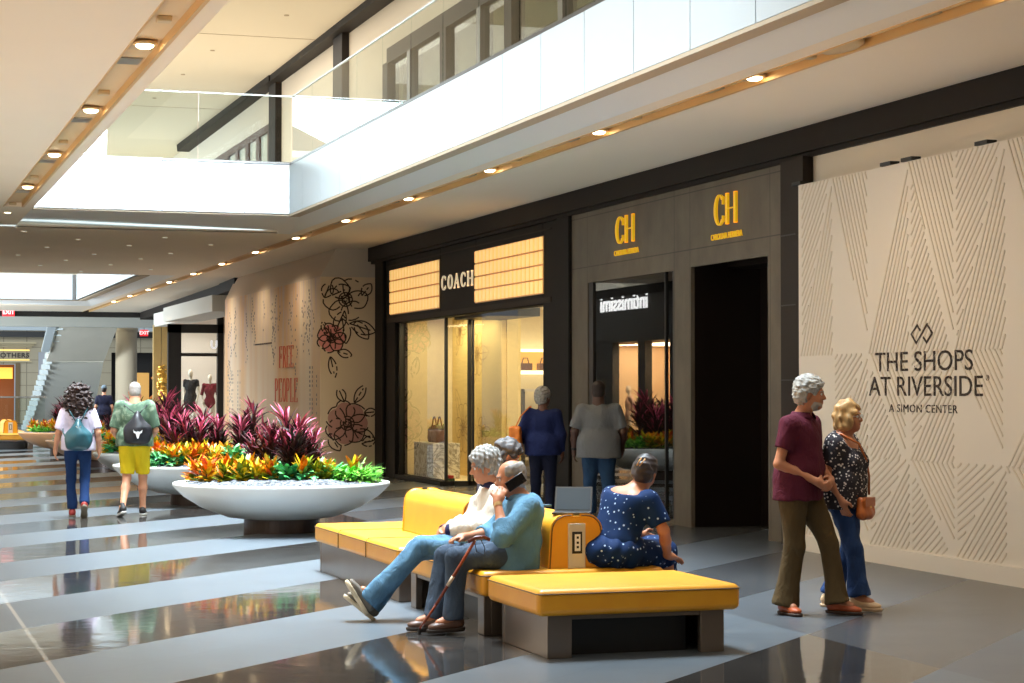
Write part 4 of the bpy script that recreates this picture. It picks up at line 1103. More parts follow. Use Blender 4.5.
M['cordy'] = leafmat('burgundy_leaf', [srgb(26,18,18), srgb(44,22,25), srgb(74,30,36), srgb(140,44,66), srgb(224,96,130)], .5)
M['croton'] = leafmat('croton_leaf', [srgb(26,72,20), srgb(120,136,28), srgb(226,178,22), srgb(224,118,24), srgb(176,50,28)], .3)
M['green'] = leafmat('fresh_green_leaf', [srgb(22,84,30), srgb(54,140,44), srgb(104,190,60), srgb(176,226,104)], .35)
M['dgreen'] = leafmat('deep_green_leaf', [srgb(14,64,40), srgb(26,104,60), srgb(60,150,84), srgb(120,190,120)], .3)
M['stem'] = mat('plant_stem', srgb(96,58,44), .7)
def cordyline(seed, H, name='cordyline'):
    rs = random.Random(seed)
    r = bpy.data.objects.new(name, None); COL.objects.link(r); r.empty_display_size = .1
    stems = [(0,0,H)]+[(rs.uniform(-.10,.10), rs.uniform(-.10,.10), H*rs.uniform(.55,.85)) for _ in range(2)]
    q = MB()
    for x, y, h in stems: q.tube([(x*.4,y*.4,0),(x*.8,y*.8,h*.4),(x,y,h*.8)], .014, 6)
    q.build('stem', M['stem'], r)
    def spec(i):
        x, y, h = stems[i % len(stems)]; t = rs.random()**.7; z = h*(.22+.60*t)
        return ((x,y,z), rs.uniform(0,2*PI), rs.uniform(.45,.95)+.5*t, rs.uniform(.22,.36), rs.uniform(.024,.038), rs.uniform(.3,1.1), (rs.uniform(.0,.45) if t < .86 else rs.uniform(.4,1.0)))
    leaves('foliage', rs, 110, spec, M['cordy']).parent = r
    return r
def croton(seed, tint, S=1.0):
    rs = random.Random(seed); r = bpy.data.objects.new('croton', None); COL.objects.link(r)
    q = MB(); q.tube([(0,0,0),(.01,0,.1*S),(0,0,.2*S)], .01, 6); q.build('stem', M['stem'], r)
    def spec(i):
        t = rs.random()
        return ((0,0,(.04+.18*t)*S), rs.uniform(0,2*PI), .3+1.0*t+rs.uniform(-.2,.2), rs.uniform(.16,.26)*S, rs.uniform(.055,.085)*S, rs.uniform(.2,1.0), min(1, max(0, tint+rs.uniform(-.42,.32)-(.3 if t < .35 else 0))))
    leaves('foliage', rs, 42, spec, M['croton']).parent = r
    return r
def bush(seed, m, W, L, n, H, el=(.5,1.4), name='foliage_plant'):
    rs = random.Random(seed)
    def spec(i):
        a = rs.uniform(0,2*PI); rr = W*math.sqrt(rs.random())
        return ((rr*math.cos(a), rr*math.sin(a), H*rs.uniform(.05,.75)*(1-.4*(rr/W)**2)), a+rs.uniform(-1,1), rs.uniform(*el), L*rs.uniform(.7,1.2), L*rs.uniform(.28,.42) if name != 'grassy_plant' else .018, rs.uniform(.8,2.0), rs.uniform(.1,.95))
    return leaves(name, rs, n, spec, m)
PROT = {'cord': [cordyline(1, .74), cordyline(2, .82), cordyline(3, .66)],
        'cro_y': [croton(4, .42,.86), croton(5, .46,.9)], 'cro_o': [croton(6, .62,.88), croton(7, .55,.82)],
        'grn': [bush(8, M['green'], .17, .13, 120, .2), bush(9, M['green'], .19, .11, 140, .2)],
        'dgr': [bush(10, M['dgreen'], .16, .2, 60, .24)], 'grs': [bush(11, M['green'], .12, .34, 150, .16, (.5,1.3), 'grassy_plant')]}
INFO = {'cord': ('tall burgundy strap-leaved plant with pink tips', 'plant', 'burgundy plants'), 'cro_y': ('bright yellow croton', 'plant', 'yellow crotons'),
        'cro_o': ('orange and red croton', 'plant', 'orange crotons'), 'grn': ('low bright green leafy plant', 'plant', 'bright green plants'),
        'dgr': ('broad dark green leafy plant', 'plant', 'dark green plants'), 'grs': ('grassy green clump drooping over the gravel', 'plant', 'grassy clumps')}
USED = set()
def put(kind, x, y, where, v=0, s=1.0, rz=None):
    src = PROT[kind][v % len(PROT[kind])]; L, cat, g = INFO[kind]
    if src.name in USED: o = copy_tree(src, (x, y, .545))
    else: USED.add(src.name); o = src; o.location = (x, y, .545)
    o.rotation_euler[2] = rz if rz is not None else random.uniform(0, 6.28); o.scale = (s, s, s)
    tag(o, L+' in the '+where, cat, g+' in the '+where)
random.seed(21)
def fill(cx, cy, R, where, cords, seed, dens=1.0, yellow=.5, sk=1.0):
    rs = random.Random(seed)
    for k, (dx, dy, s) in enumerate(cords): put('cord', cx+dx, cy+dy, where, k, s*sk)
    placed = [(dx, dy, .13) for dx, dy, s in cords]
    t = 0
    while t < 600:
        t += 1
        a = rs.uniform(0, 2*PI); rr = R*math.sqrt(rs.random()); dx, dy = rr*math.cos(a), rr*math.sin(a)
        if dy > .75*R: continue
        if any(math.hypot(dx-px, dy-py) < pr for px, py, pr in placed): continue
        placed.append((dx, dy, .17/dens))
        u = rs.random()
        kind = ('cro_y' if u < .4*yellow*2 else 'cro_o' if u < .62 else 'dgr' if u < .78 else 'grn')
        if dx > .45*R and kind != 'grn' and rs.random() < .75: kind = 'grn'
        put(kind, cx+dx, cy+dy, where, rs.randrange(2), rs.uniform(.85,1.15)*sk)
W1 = 'nearest white planter'
cx, cy = 4.69, 23.05
for k, (dx, dy, s) in enumerate([(-.12,.0,1.0),(.08,.12,1.05),(.26,.0,.95),(-.02,-.16,.92),(.16,-.18,.95),(.4,.15,.85),(-.3,.12,.82)]): put('cord', cx+dx, cy+dy, W1, k, s*(.96 if dx < 0 else 1.03))
# (dx, dy, kind)
L1 = [(-.86,-.15,'cro_o'),(-.80,.10,'cro_o'),(-.70,-.38,'cro_y'),(-.62,-.12,'cro_y'),(-.52,-.5,'cro_y'),(-.48,.18,'cro_o'),(-.42,-.28,'cro_y'),(-.36,-.58,'cro_o'),(-.30,-.08,'cro_o'),(-.22,-.62,'cro_o'),(-.12,-.44,'dgr'),(-.24,-.34,'grn'),
      (.0,-.62,'dgr'),(.04,-.42,'dgr'),(.14,-.66,'cro_y'),(.2,-.42,'dgr'),(.30,-.62,'cro_y'),(.4,-.40,'dgr'),(.40,-.66,'cro_y'),(.5,-.14,'cro_o'),(.52,-.5,'grn'),(.66,-.36,'grn'),(.62,-.62,'grn'),(.78,-.5,'grn'),(.74,-.16,'grn'),(.88,-.3,'grn'),(.95,-.42,'grs'),(.88,-.58,'grs'),(.98,-.12,'grs'),
      (.84,.1,'cro_y'),(.66,.12,'grn'),(-.62,.4,'dgr'),(-.2,.5,'grn'),(.2,.55,'dgr'),(.55,.45,'grn'),(-.4,.42,'grn'),(-.9,.35,'cro_o'),(.95,.3,'grn'),(-.1,-.28,'grn'),(.3,-.25,'grn'),(-.55,.0,'grn'),(.5,.1,'dgr')]
for k, (dx, dy, kind) in enumerate(L1): put(kind, cx+dx*(1.04 if kind != 'grs' else .9), cy+dy*(.72 if dy < 0 else 1), W1, k, (1.0 if kind != 'grs' else .74)+.1*math.sin(k*2.3))
fill(4.66, 28.9, .95, 'second white planter', [(-.15,.1,.95),(.1,.2,1.0),(.0,-.15,.9),(.7,.3,1.05),(.82,.1,1.1),(.6,-.1,.95),(-.4,.2,.9),(-.25,-.1,.9),(.3,.1,.95)], 1, 1.15, .3, 1.05)
fill(4.95, 34.7, .9, 'third white planter', [(-.2,.1,1.1),(.1,.15,1.2),(-.05,-.1,1.05),(.3,.0,1.1),(-.4,.1,1.1),(.1,-.3,1.0)], 2, 1.1, .25, 1.1)
fill(4.97, 43.6, .9, 'nearer tan planter', [(.2,.1,.9),(.4,0,.9)], 3, 1.0, .05, .9)
fill(5.05, 52.2, .9, 'farther tan planter', [(-.05,.2,1.25),(.2,.1,1.1),(.4,.3,1.1),(-.2,.1,1.0)], 4, 1.0, .0, 1.0)

# ------------------------------------------------------------------ things on the backrest top
def laptop(x, y, rz, lab, tilt, m1):
    r = empty('laptop', lab, 'laptop', (x, y, .792), rz)
    q = MB(); q.box(-.13, .13, -.085, .085, 0, .014); q.m = 1; q.box(-.115, .115, -.05, .07, .014, .016); q.build('keyboard_base', [m1, M['black']], r, bevel=.003)
    c_, s_ = math.cos(tilt), math.sin(tilt); q = MB()
    def L(x0, x1, a, b_, t0, t1):
        P = [(x0,a,t0),(x1,a,t0),(x1,a,t1),(x0,a,t1)]; Q = [(x0,b_,t0),(x1,b_,t0),(x1,b_,t1),(x0,b_,t1)]
        g = lambda p: (p[0], .085+p[1]*c_-p[2]*s_, .012+p[1]*s_+p[2]*c_)
        q.hexa([g(p) for p in P], [g(p) for p in Q])
    L(-.13,.13,0,.19,-.008,0); q.m = 1; L(-.118,.118,.013,.178,0,.0015); q.build('screen', [m1, mat('screen_grey', srgb(62,68,72), .6, spec=.2)], r)
    return r
laptop(4.70, 13.08, math.radians(-25), 'open grey laptop standing on the near backrest top', math.radians(62), M['dsteel'])
laptop(4.70, 13.95, math.radians(35), 'blue-grey open tablet screen just right of the phone man\'s shoulder', math.radians(60), mat('blue_case', srgb(86,120,140), .4))

# ------------------------------------------------------------------ camera
cam = bpy.data.cameras.new('camera'); co = bpy.data.objects.new('camera', cam); COL.objects.link(co); sc.camera = co
cam.sensor_width = 36; cam.lens = 36*2000/1024; cam.clip_end = 400; cam.clip_start = .05
yaw = math.atan(652/2000); pit = math.atan(48.5/2000)
co.location = (0, 0, 1.65); co.rotation_euler = (PI/2+pit, 0, -yaw)
sc.view_settings.view_transform = 'Standard'; sc.view_settings.look = 'None'; sc.view_settings.gamma = 1
sc.view_settings.exposure = -0.22; sc.view_settings.use_curve_mapping = False
try:
    sc.cycles.use_denoising = True; sc.cycles.max_bounces = 8; sc.cycles.transparent_max_bounces = 12
    sc.cycles.glossy_bounces = 4; sc.cycles.diffuse_bounces = 5; sc.cycles.sample_clamp_indirect = 6; sc.cycles.use_light_tree = True
    sc.cycles.caustics_reflective = True; sc.cycles.blur_glossy = 1.0; sc.cycles.caustics_refractive = False
except Exception: pass
# ------------------------------------------------------------------ people
def N(v): v = np.array(v, float); return v/np.linalg.norm(v)
def A(*v): return np.array(v, float)
SKIN = {'fair': mat('skin_fair', srgb(208,150,118), .5, var=.04, vscale=20), 'tan': mat('skin_tan', srgb(180,118,84), .5, var=.05, vscale=20),
        'brown': mat('skin_brown', srgb(98,60,42), .5, var=.05, vscale=20), 'deep': mat('skin_deep', srgb(74,46,34), .5)}
M['eyew'] = mat('eye_white', srgb(225,220,212), .3); M['iris'] = mat('eye_dark', srgb(40,28,20), .2)
M['lips'] = mat('lips', srgb(168,92,78), .5); M['mouthdark'] = mat('mouth_line', srgb(96,52,42), .6)
M['shoewhite'] = mat('shoe_sole_white', srgb(214,206,190), .6)

def headframe(c, fwd, up):
    f = N(fwd); u = N(A(*up)-f*(A(*up) @ f)); r = np.cross(f, u)   # r = person's right
    T = np.stack([r, f, u], 1)
    return (lambda x, y, z: A(*c)+T @ A(x, y, z)), T
def head_sdf(H, T, S=1.0, jaw=1.0, nose=1.0):
    e = lambda c, r, k=.02, op='+': ell(H(*[v*S for v in c]), [v*S for v in r], T, k, op)
    c = lambda a, b, ra, rb=None, k=.012, op='+': cap(H(*[v*S for v in a]), H(*[v*S for v in b]), ra*S, None if rb is None else rb*S, k, op)
    return [e((0,-.012,.045), (.073,.094,.078)), e((0,.026,-.035), (.058*jaw,.064,.082), .04), e((0,.066,-.088), (.03*jaw,.024,.022), .035),
            c((-.034,.082,.022), (.034,.082,.022), .013, None, .02),
            e((.036,.062,-.028), (.024,.02,.024), .03), e((-.036,.062,-.028), (.024,.02,.024), .03),
            c((0,.088,.012), (0,.108*nose,-.026), .008, .0125, .012), c((-.012,.095,-.03), (.012,.095,-.03), .0085, None, .01),
            e((.031,.098,.004), (.016,.014,.011), .012, '-'), e((-.031,.098,.004), (.016,.014,.011), .012, '-'),
            e((0,.088,-.056), (.022,.011,.010), .01),
            e((0,.10,-.0555), (.022,.008,.0022), .004, '-'),
            e((.073,-.008,-.008), (.010,.019,.031), .01), e((-.073,-.008,-.008), (.010,.019,.031), .01)]
def hand_sdf(w, d, n, side, curl=.5, S=1.0, spread=.0):
    """w wrist, d pointing direction, n palm normal (palm faces n), side = +1/-1 which side the thumb leaves"""
    d = N(d); n = N(A(*n)-d*(A(*n) @ d)); s = np.cross(d, n)*side
    T = np.stack([s, n, d], 1); w = A(*w)
    L = [ell(w+d*.042*S, (.040*S,.017*S,.050*S), T, .02), cap(w-d*.01*S, w+d*.03*S, .026*S, .028*S, .02)]
    for i, (off, ln) in enumerate(((.030,.070),(.010,.080),(-.010,.075),(-.029,.058))):
        b = w+d*.078*S+s*off*S; L3 = [ln*S*.42, ln*S*.33, ln*S*.27]; a = curl*.55; p = b; sp = s*(off*2.2*spread)
        for j in range(3):
            dd = N(d*math.cos(a)+n*math.sin(a)+sp); q_ = p+dd*L3[j]
            L.append(cap(p, q_, (.0092-.0008*j)*S, (.0086-.0010*j)*S, .006)); p = q_; a += curl*.9
    b = w+d*.022*S+s*.030*S; m_ = b+N(d*.6+s*.8+n*.3*curl)*.036*S; t = m_+N(d*.95+s*.15+n*.55*curl)*.030*S
    L += [cap(b, m_, .013*S, .011*S, .012), cap(m_, t, .0105*S, .009*S, .006)]
    return L

def foot(a, f, up, S, name, mu, ms, parent, kind='sneaker', vox=.008):
    """shoe with its own sole; a ankle joint, f toe direction"""
    a = A(*a); f = N(f); u = N(A(*up)-f*(A(*up) @ f)); r = np.cross(f, u)
    T = np.stack([r, f, u], 1); P = lambda x, y, z: a+T @ A(x*S, y*S, z*S)
    up_ = [ell(P(0,-.035,-.035), [v*S for v in (.036,.045,.042)], T, .03), ell(P(0,.05,-.045), [v*S for v in (.040,.075,.030)], T, .04),
           ell(P(0,.125,-.052), [v*S for v in (.042,.058,.026)], T, .03), cap(P(0,-.012,-.02), P(0,.0,.028 if kind != 'flat' else -.01), .040*S, .037*S, .03)]
    o = sdf_mesh(name, up_+[pln(P(0,0,-.068), -u)], vox, mu, parent)
    sole = [grp([ell(P(0,-.03,-.07), [v*S for v in (.040,.055,.05)], T, .03), ell(P(0,.06,-.07), [v*S for v in (.040,.08,.05)], T, .05), ell(P(0,.125,-.07), [v*S for v in (.046,.068,.05)], T, .03),
            pln(P(0,0,-.066), u), pln(P(0,0,-.092), -u)])]
    sdf_mesh('sole', sole, vox*.8, ms, o)
    if kind == 'sneaker':
        q = MB()
        for k in range(4): q.tube([P(-.022,.045+.018*k,-.012-.006*k), P(0,.048+.018*k,-.007-.006*k), P(.022,.045+.018*k,-.012-.006*k)], .004*S, 5)
        q.build('laces', M['shoewhite'] if ms is M['shoewhite'] else ms, o)
    return o

def person(label, loc, rz, J, sp, vox=.011):
    """J: joints in the person's own frame (+y forward, +x to the person's right). sp: body build, skin, clothes, hair."""
    root = empty('person', label, 'person', loc, rz, sp.get('group'))
    g = {k: A(*v) for k, v in J.items() if k[0] != '_'}
    B = sp.get('build', 1.0); BD = sp.get('depth', 1.0); sk = SKIN[sp['skin']]
    pel, che, nec, hed = g['pel'], g['che'], g['nec'], g['hed']
    up = N(nec-pel); rt = N(g['sR']-g['sL']); fw = N(np.cross(up, rt)); rt = np.cross(fw, up)
    T = np.stack([rt, fw, up], 1)
    hr = N(g['hR']-g['hL']); pf = N(np.cross(A(0,0,1), hr)); PT = np.stack([hr, pf, np.cross(hr, pf)], 1)
    def torso(o):
        return [ell(pel+A(0,0,.02), (.165*B+o, .118*BD+o, .12+o), PT, .05), ell(pel*.55+che*.45+fw*sp.get('belly', 0), (.148*B+o, (.112+sp.get('bellyr', 0))*BD+o, .15+o), T, .09),
                ell(che+up*.02, (.162*B+o, .112*BD+o, .165+o), T, .08),
                cap(g['sR']-rt*.035-up*.01, g['sL']+rt*.035-up*.01, .052*B**.5+o, None, .08), cap(nec-up*.03, nec+up*.0, .060+o, .050+o*.6, .05),
                ell(che+rt*.07-fw*.03+up*.08, (.08*B+o, .07+o, .10+o), T, .07), ell(che-rt*.07-fw*.03+up*.08, (.08*B+o, .07+o, .10+o), T, .07)]+([
                ell(che+rt*.07+fw*.085-up*.02, (.06+o,.055+o,.06+o), T, .05), ell(che-rt*.07+fw*.085-up*.02, (.06+o,.055+o,.06+o), T, .05)] if sp.get('bust') else [])
    hs = sp.get('hs', 1.0)
    H, HT = headframe(hed, J['_hf'], J.get('_hu', (0,0,1)))
    body = torso(-.010)+[cap(nec-up*.02, hed+HT @ A(0,-.018,-.05)*hs, .056*sp.get('neckw',1), .054*sp.get('neckw',1), .05)]
    body += [grp(head_sdf(H, HT, hs, sp.get('jaw', 1), sp.get('nose', 1)), .035)]
    am = sp.get('arm', 1.0)
    for s_ in 'RL':
        s, e, w = g['s'+s_], g['e'+s_], g['w'+s_]
        body += [cap(s, e, .047*am, .037*am, .04), cap(e, e*.6+w*.4, .038*am, .037*am, .02), cap(e*.6+w*.4, w, .037*am, .025, .02)]
        body += [grp(hand_sdf(w, J['_d'+s_], J['_n'+s_], J.get('_t'+s_, 1 if s_ == 'R' else -1), J.get('_c'+s_, .5)), .015)]
        h, k, a = g['h'+s_], g['k'+s_], g['a'+s_]
        if sp.get('nolegs'): continue
        lt = .80 if sp.get('trousers') == 'long' else 1
        body += [cap(h, k, .080*B*lt, .054*lt, .04), cap(k, k*.65+a*.35, .054*lt, .056*lt, .03), cap(k*.65+a*.35, a, .056*lt, .036, .03), cap(a, a+N(J['_f'+s_])*.10-A(0,0,.03), .038, .030, .03)]
    bo = sdf_mesh('body', body, sp.get('bvox', .0085), sk, root)
    # face details
    q = MB()
    for x in (.031, -.031):
        p = H(x*hs, .0795*hs, .004*hs); 
        sdf_mesh('eye', [cap(p, p+HT[:,0]*.001, .0125*hs)], .004, M['eyew'], root, pad=.01)
        p2 = H(x*hs, .0885*hs, .004*hs); sdf_mesh('iris', [cap(p2, p2+HT[:,0]*.001, .0055*hs)], .0022, M['iris'], bo, pad=.01) if sp.get('face', True) else None
    if sp.get('face', True):
        q = MB()
        for x in (1, -1): q.tube([H(x*.014*hs,.0945*hs,.020*hs), H(x*.032*hs,.0925*hs,.027*hs), H(x*.05*hs,.078*hs,.020*hs)], .0042*hs, 6)
        q.build('eyebrows', sp.get('brow', sp['hairmat']), root, smooth=True)
        sdf_mesh('lips', [ell(H(0,.0935*hs,-.0505*hs), (.019*hs,.0062*hs,.0045*hs), HT, .004), ell(H(0,.0935*hs,-.0615*hs), (.017*hs,.0068*hs,.0052*hs), HT, .003)], .0032, M['lips'], root, pad=.01)
    # hair
    e = lambda c, r, k=.02, op='+': ell(H(*[v*hs for v in c]), [v*hs for v in r], HT, k, op)
    hk = sp.get('hair', 'short'); hm = sp['hairmat']
    if hk in ('short', 'full', 'wavy', 'buzz'):
        t = {'short': .012, 'full': .022, 'wavy': .024, 'buzz': .004}[hk]
        L = [e((0,-.014,.050), (.076+t*.8,.096+t,.080+t)), e((0,-.045,-.02), (.068+t*.6,.058+t,.065+t*.5), .04),
             e((0,.118,-.025), (.088,.092,.092 if hk != 'buzz' else .098), .02, '-'), e((.0,.03,-.12), (.1,.10,.075), .02, '-'), e((.078,.012,-.03), (.028,.034,.04), .01, '-'), e((-.078,.012,-.03), (.028,.034,.04), .01, '-')]
        if sp.get('recede'): L.append(e((0,.13,.07), (.075,.10,.075), .03, '-'))
        if sp.get('bald'): L.append(e((0,.02,.13), (.062,.10,.06), .02, '-'))
        sdf_mesh('hair', L, .0055, hm, root, curls({'short': .003, 'full': .003, 'wavy': .0065, 'buzz': .0012}[hk], 120 if hk != 'wavy' else 75, sp.get('seed', 1)))
    elif hk == 'bob':
        L = [e((0,-.012,.045), (.092,.108,.098)), e((.0,-.035,-.04), (.092,.085,.085), .05), e((.07,.02,-.03), (.025,.045,.075), .03), e((-.07,.02,-.03), (.025,.045,.075), .03),
             e((0,.115,-.035), (.07,.09,.10), .02, '-')]
        sdf_mesh('hair', L, .006, hm, root, curls(.006, 55, 3))
    elif hk == 'bighair':
        L = [e((0,-.02,.045), (.15,.135,.125)), e((.0,-.06,-.09), (.195,.13,.15), .06), e((0,-.075,-.22), (.15,.095,.13), .06), e((0,.12,-.05), (.06,.07,.09), .02, '-')]
        sdf_mesh('hair', L, .008, hm, root, curls(.021, 62, 5), pad=.06)
    elif hk == 'updo':
        L = [e((0,-.014,.046), (.084,.106,.092)), e((0,-.055,-.02), (.074,.062,.065), .04), e((0,-.115,.03), (.05,.035,.065), .02), e((0,.115,-.03), (.075,.075,.09), .02, '-'), e((0,.04,-.12), (.1,.10,.07), .02, '-')]
        sdf_mesh('hair', L, .0055, hm, root, curls(.004, 50, 2))
        cl = MB()
        for s2 in (-1, 1): cl.tube([H(.008+s2*.014,-.16,.07), H(s2*.013,-.168,.045), H(-.012+s2*.01,-.162,.01)], .005, 6)
        cl.build('hair_clip', mat('clip_gold', srgb(206,160,104), .3), root, smooth=True)
    if sp.get('beard'):
        L = [e((0,.036,-.072), (.057,.060,.050)), e((0,.09,-.055), (.026,.012,.008), .01, '-'), e((0,.06,.02), (.09,.09,.062), .015, '-'), e((0,-.06,-.05), (.1,.07,.1), .02, '-')]
        sdf_mesh('beard', L, .0055, sp['beard'], root, curls(.003, 80, 4))
    if sp.get('cap'):
        L = [grp([e((0,-.01,.055), (.084,.106,.085)), pln(H(0,0,.035*hs), -HT[:,2])], .01), e((0,.11,.04), (.07,.07,.010), .01)]
        sdf_mesh('cap', L, .007, sp['cap'], root)
    if sp.get('glasses'):
        q = MB(); gl = lambda x, y, z: H(x*hs, y*hs, z*hs)
        for x in (.031, -.031): q.tube([gl(x+.023*math.cos(t), .104-.3*abs(x)*abs(math.cos(t))*.2, .002+.017*math.sin(t)) for t in [i*PI/8 for i in range(17)]], .0022, 5)
        q.tube([gl(-.009,.108,.006), gl(.009,.108,.006)], .002, 5)
        for x in (1, -1): q.tube([gl(x*.054,.10,.006), gl(x*.078,.04,.006), gl(x*.08,-.01,.004)], .002, 5)
        q.build('glasses', M['steel'] if sp['glasses'] == 1 else sp['glasses'], root)
    # top
    if sp.get('top'):
        o = .013; m_ = sp['top']; hem = sp.get('hem', .06); L = []
        body_ = torso(o)
        if sp.get('skirt'): pass
        else:
            hz = pel-up*hem*.5
            dn_ = up if J.get('_seated') else A(0,0,1)
            rr_ = (.118*BD+o+.016); xx = hr*(.165*B+.058-rr_)
            body_.append(cap(pel+xx+dn_*.08, pel+xx-dn_*(hem+.1), rr_, rr_*1.03, .05)); body_.append(cap(pel-xx+dn_*.08, pel-xx-dn_*(hem+.1), rr_, rr_*1.03, .05)); body_.append(cap(pel+dn_*.08, pel-dn_*(hem+.1), rr_+.008, rr_*1.06, .05))
        neckc = sp.get('neckcut', .035)
        cut = [pln(nec+up*neckc*.3+fw*.0, up*1.0+fw*sp.get('vneck', .25))] if not sp.get('collar') else [pln(nec+up*.035, up+fw*.25)]
        if not sp.get('skirt'): cut.append(pln(pel-A(0,0,hem), (0,0,-1)) if not J.get('_seated') else pln(pel-up*hem, -up))
        L = [grp(body_+cut, .02)]
        for s_ in 'RL':
            s, e_, w_ = g['s'+s_], g['e'+s_], g['w'+s_]; ln = sp.get('sleeve', 'short'); sr = sp.get('slv', 1.0)
            if ln == 'short':
                t = .72 if sp.get('sl_t') is None else sp['sl_t']; c_ = s*(1-t)+e_*t; L.append(grp([cap(s, e_, .066*am*sr, .060*am*sr, .03), pln(c_, e_-s)], .05))
            elif ln == 'long':
                t = sp.get('cuff', .93); c_ = e_*(1-t)+w_*t
                L.append(grp([cap(s, e_, .068*am*sr, .056*am*sr, .03)], .05)); L.append(grp([cap(e_, w_, .056*am*sr, .042*sr, .03), pln(c_, w_-e_)], .03))
        L = [L[0]]+L[1:]
        tp = sdf_mesh(sp.get('topname', 'shirt'), L, vox, m_, root, wrinkle(sp.get('wr', .006), sp.get('wf', 22), sp.get('seed', 1)))
        if sp.get('collar'):
            q = MB(); n_ = 20; vs = []
            for i in range(n_+1):
                a = math.radians(110+320*i/n_); d_ = rt*math.cos(a)+fw*math.sin(a)
                for (r_, z_) in ((.078, .042), (.104, .0), (.098, -.008), (.072, .036)): vs.append(nec+d_*r_-up*.012+up*z_+fw*.008)
            q.add(vs, [(i*4+j, (i+1)*4+j, (i+1)*4+(j+1) % 4, i*4+(j+1) % 4) for i in range(n_) for j in range(4)])
            q.build('collar', sp.get('collarmat', m_), tp, smooth=True)
        if sp.get('cuffmat'):
            for s_ in 'RL':
                e_, w_ = g['e'+s_], g['w'+s_]; a_ = e_*.12+w_*.88; b_ = w_*1.0+e_*.0
                sdf_mesh('cuff', [grp([cap(a_, b_, .040*sr, .038*sr), pln(a_, e_-w_), pln(b_, w_-e_)])], .006, sp['cuffmat'], tp)
    # skirt of a dress
    if sp.get('skirt'):
        sdf_mesh('skirt', sp['skirt'](g), vox, sp['top'], root, wrinkle(.008, 22, 8))
    # trousers
    if sp.get('trousers'):
        o = .012; fl = sp.get('flare', (.062,.060)); tk = sp.get('thigh', .092)
        L = [grp([ell(pel+A(0,0,.0), (.160*B,.114*BD,.13), PT, .05), pln(pel+(up if J.get('_seated') else A(0,0,1))*.13, up if J.get('_seated') else (0,0,1))], .03)]
        for s_ in 'RL':
            h, k, a = g['h'+s_], g['k'+s_], g['a'+s_]
            if sp['trousers'] == 'shorts':
                c_ = h*.12+k*.88; L.append(grp([cap(h, k, tk*B+o, .088, .04), pln(c_, k-h)], .03))
            else:
                t = sp.get('leglen', .96); c_ = k*(1-t)+a*t
                L.append(grp([cap(h, k, tk*B+o*.5, .066*sp.get('kn', 1), .05)], .03))
                L.append(grp([cap(k, a, .066*sp.get('kn', 1), fl[0], .04), cap(a*.8+k*.2, a, fl[0], fl[1], .03), pln(c_, a-k)], .03))
        sdf_mesh('shorts' if sp['trousers'] == 'shorts' else 'trousers', L, vox, sp['trmat'], root, wrinkle(.007, 20, sp.get('seed', 1)+5))
    # shoes
    if sp.get('shoes'):
        for s_ in 'RL':
            foot(g['a'+s_], J['_f'+s_], J.get('_u'+s_, (0,0,1)), sp.get('fs', 1.0), 'shoe', sp['shoes'][0], sp['shoes'][1], root, sp.get('shoekind', 'sneaker'))
    return root, g, H, HT

def stand(h=1.75, **kw):
    k = h/1.75
    J = dict(pel=(0,0,.95), che=(0,.01,1.24), nec=(0,-.01,1.46), hed=(0,.03,1.635), sR=(.175,-.01,1.41), sL=(-.175,-.01,1.41),
             eR=(.235,-.04,1.13), eL=(-.235,-.04,1.13), wR=(.25,.06,.89), wL=(-.25,.06,.89),
             hR=(.09,0,.91), hL=(-.09,0,.91), kR=(.10,.02,.50), kL=(-.10,.02,.50), aR=(.10,0,.09), aL=(-.10,0,.09))
    J = {a: tuple(c*k for c in b) for a, b in J.items()}
    J.update(_hf=(0,1,0), _dR=(0,.2,-1), _dL=(0,.2,-1), _nR=(-1,.2,0), _nL=(1,.2,0), _fR=(.15,1,0), _fL=(-.15,1,0))
    J.update(kw); return J
def clothm(name, col, r=.8, **k):
    k.pop('bmp', None); k.pop('bscale', None)
    m = mat(name, col, r, spec=.25, **k); nt = m.node_tree; b = [n for n in nt.nodes if n.type == 'BSDF_PRINCIPLED'][0]
    v = coords(nt, (1,1,.55)); bump(nt, b, noise(nt, v, 13, 3, .55, 1.4), .55, .03); return m
def rzh(hx, hy): return math.atan2(-hx, hy)
HG = mat('hair_silver', srgb(136,134,130), .6, var=.25, vscale=30, stretch=(1,1,.4)); HW = mat('hair_white', srgb(160,158,152), .6, var=.3, vscale=30)
HD = mat('hair_dark', srgb(38,30,28), .5, var=.3, vscale=30); HS = mat('hair_salt_pepper', srgb(112,108,104), .6, var=.5, vscale=40)
HB = mat('hair_blond', srgb(186,146,92), .5, var=.25, vscale=30, stretch=(1,1,.3)); HC = mat('hair_curly_brown', srgb(52,36,34), .6, var=.4, vscale=40)

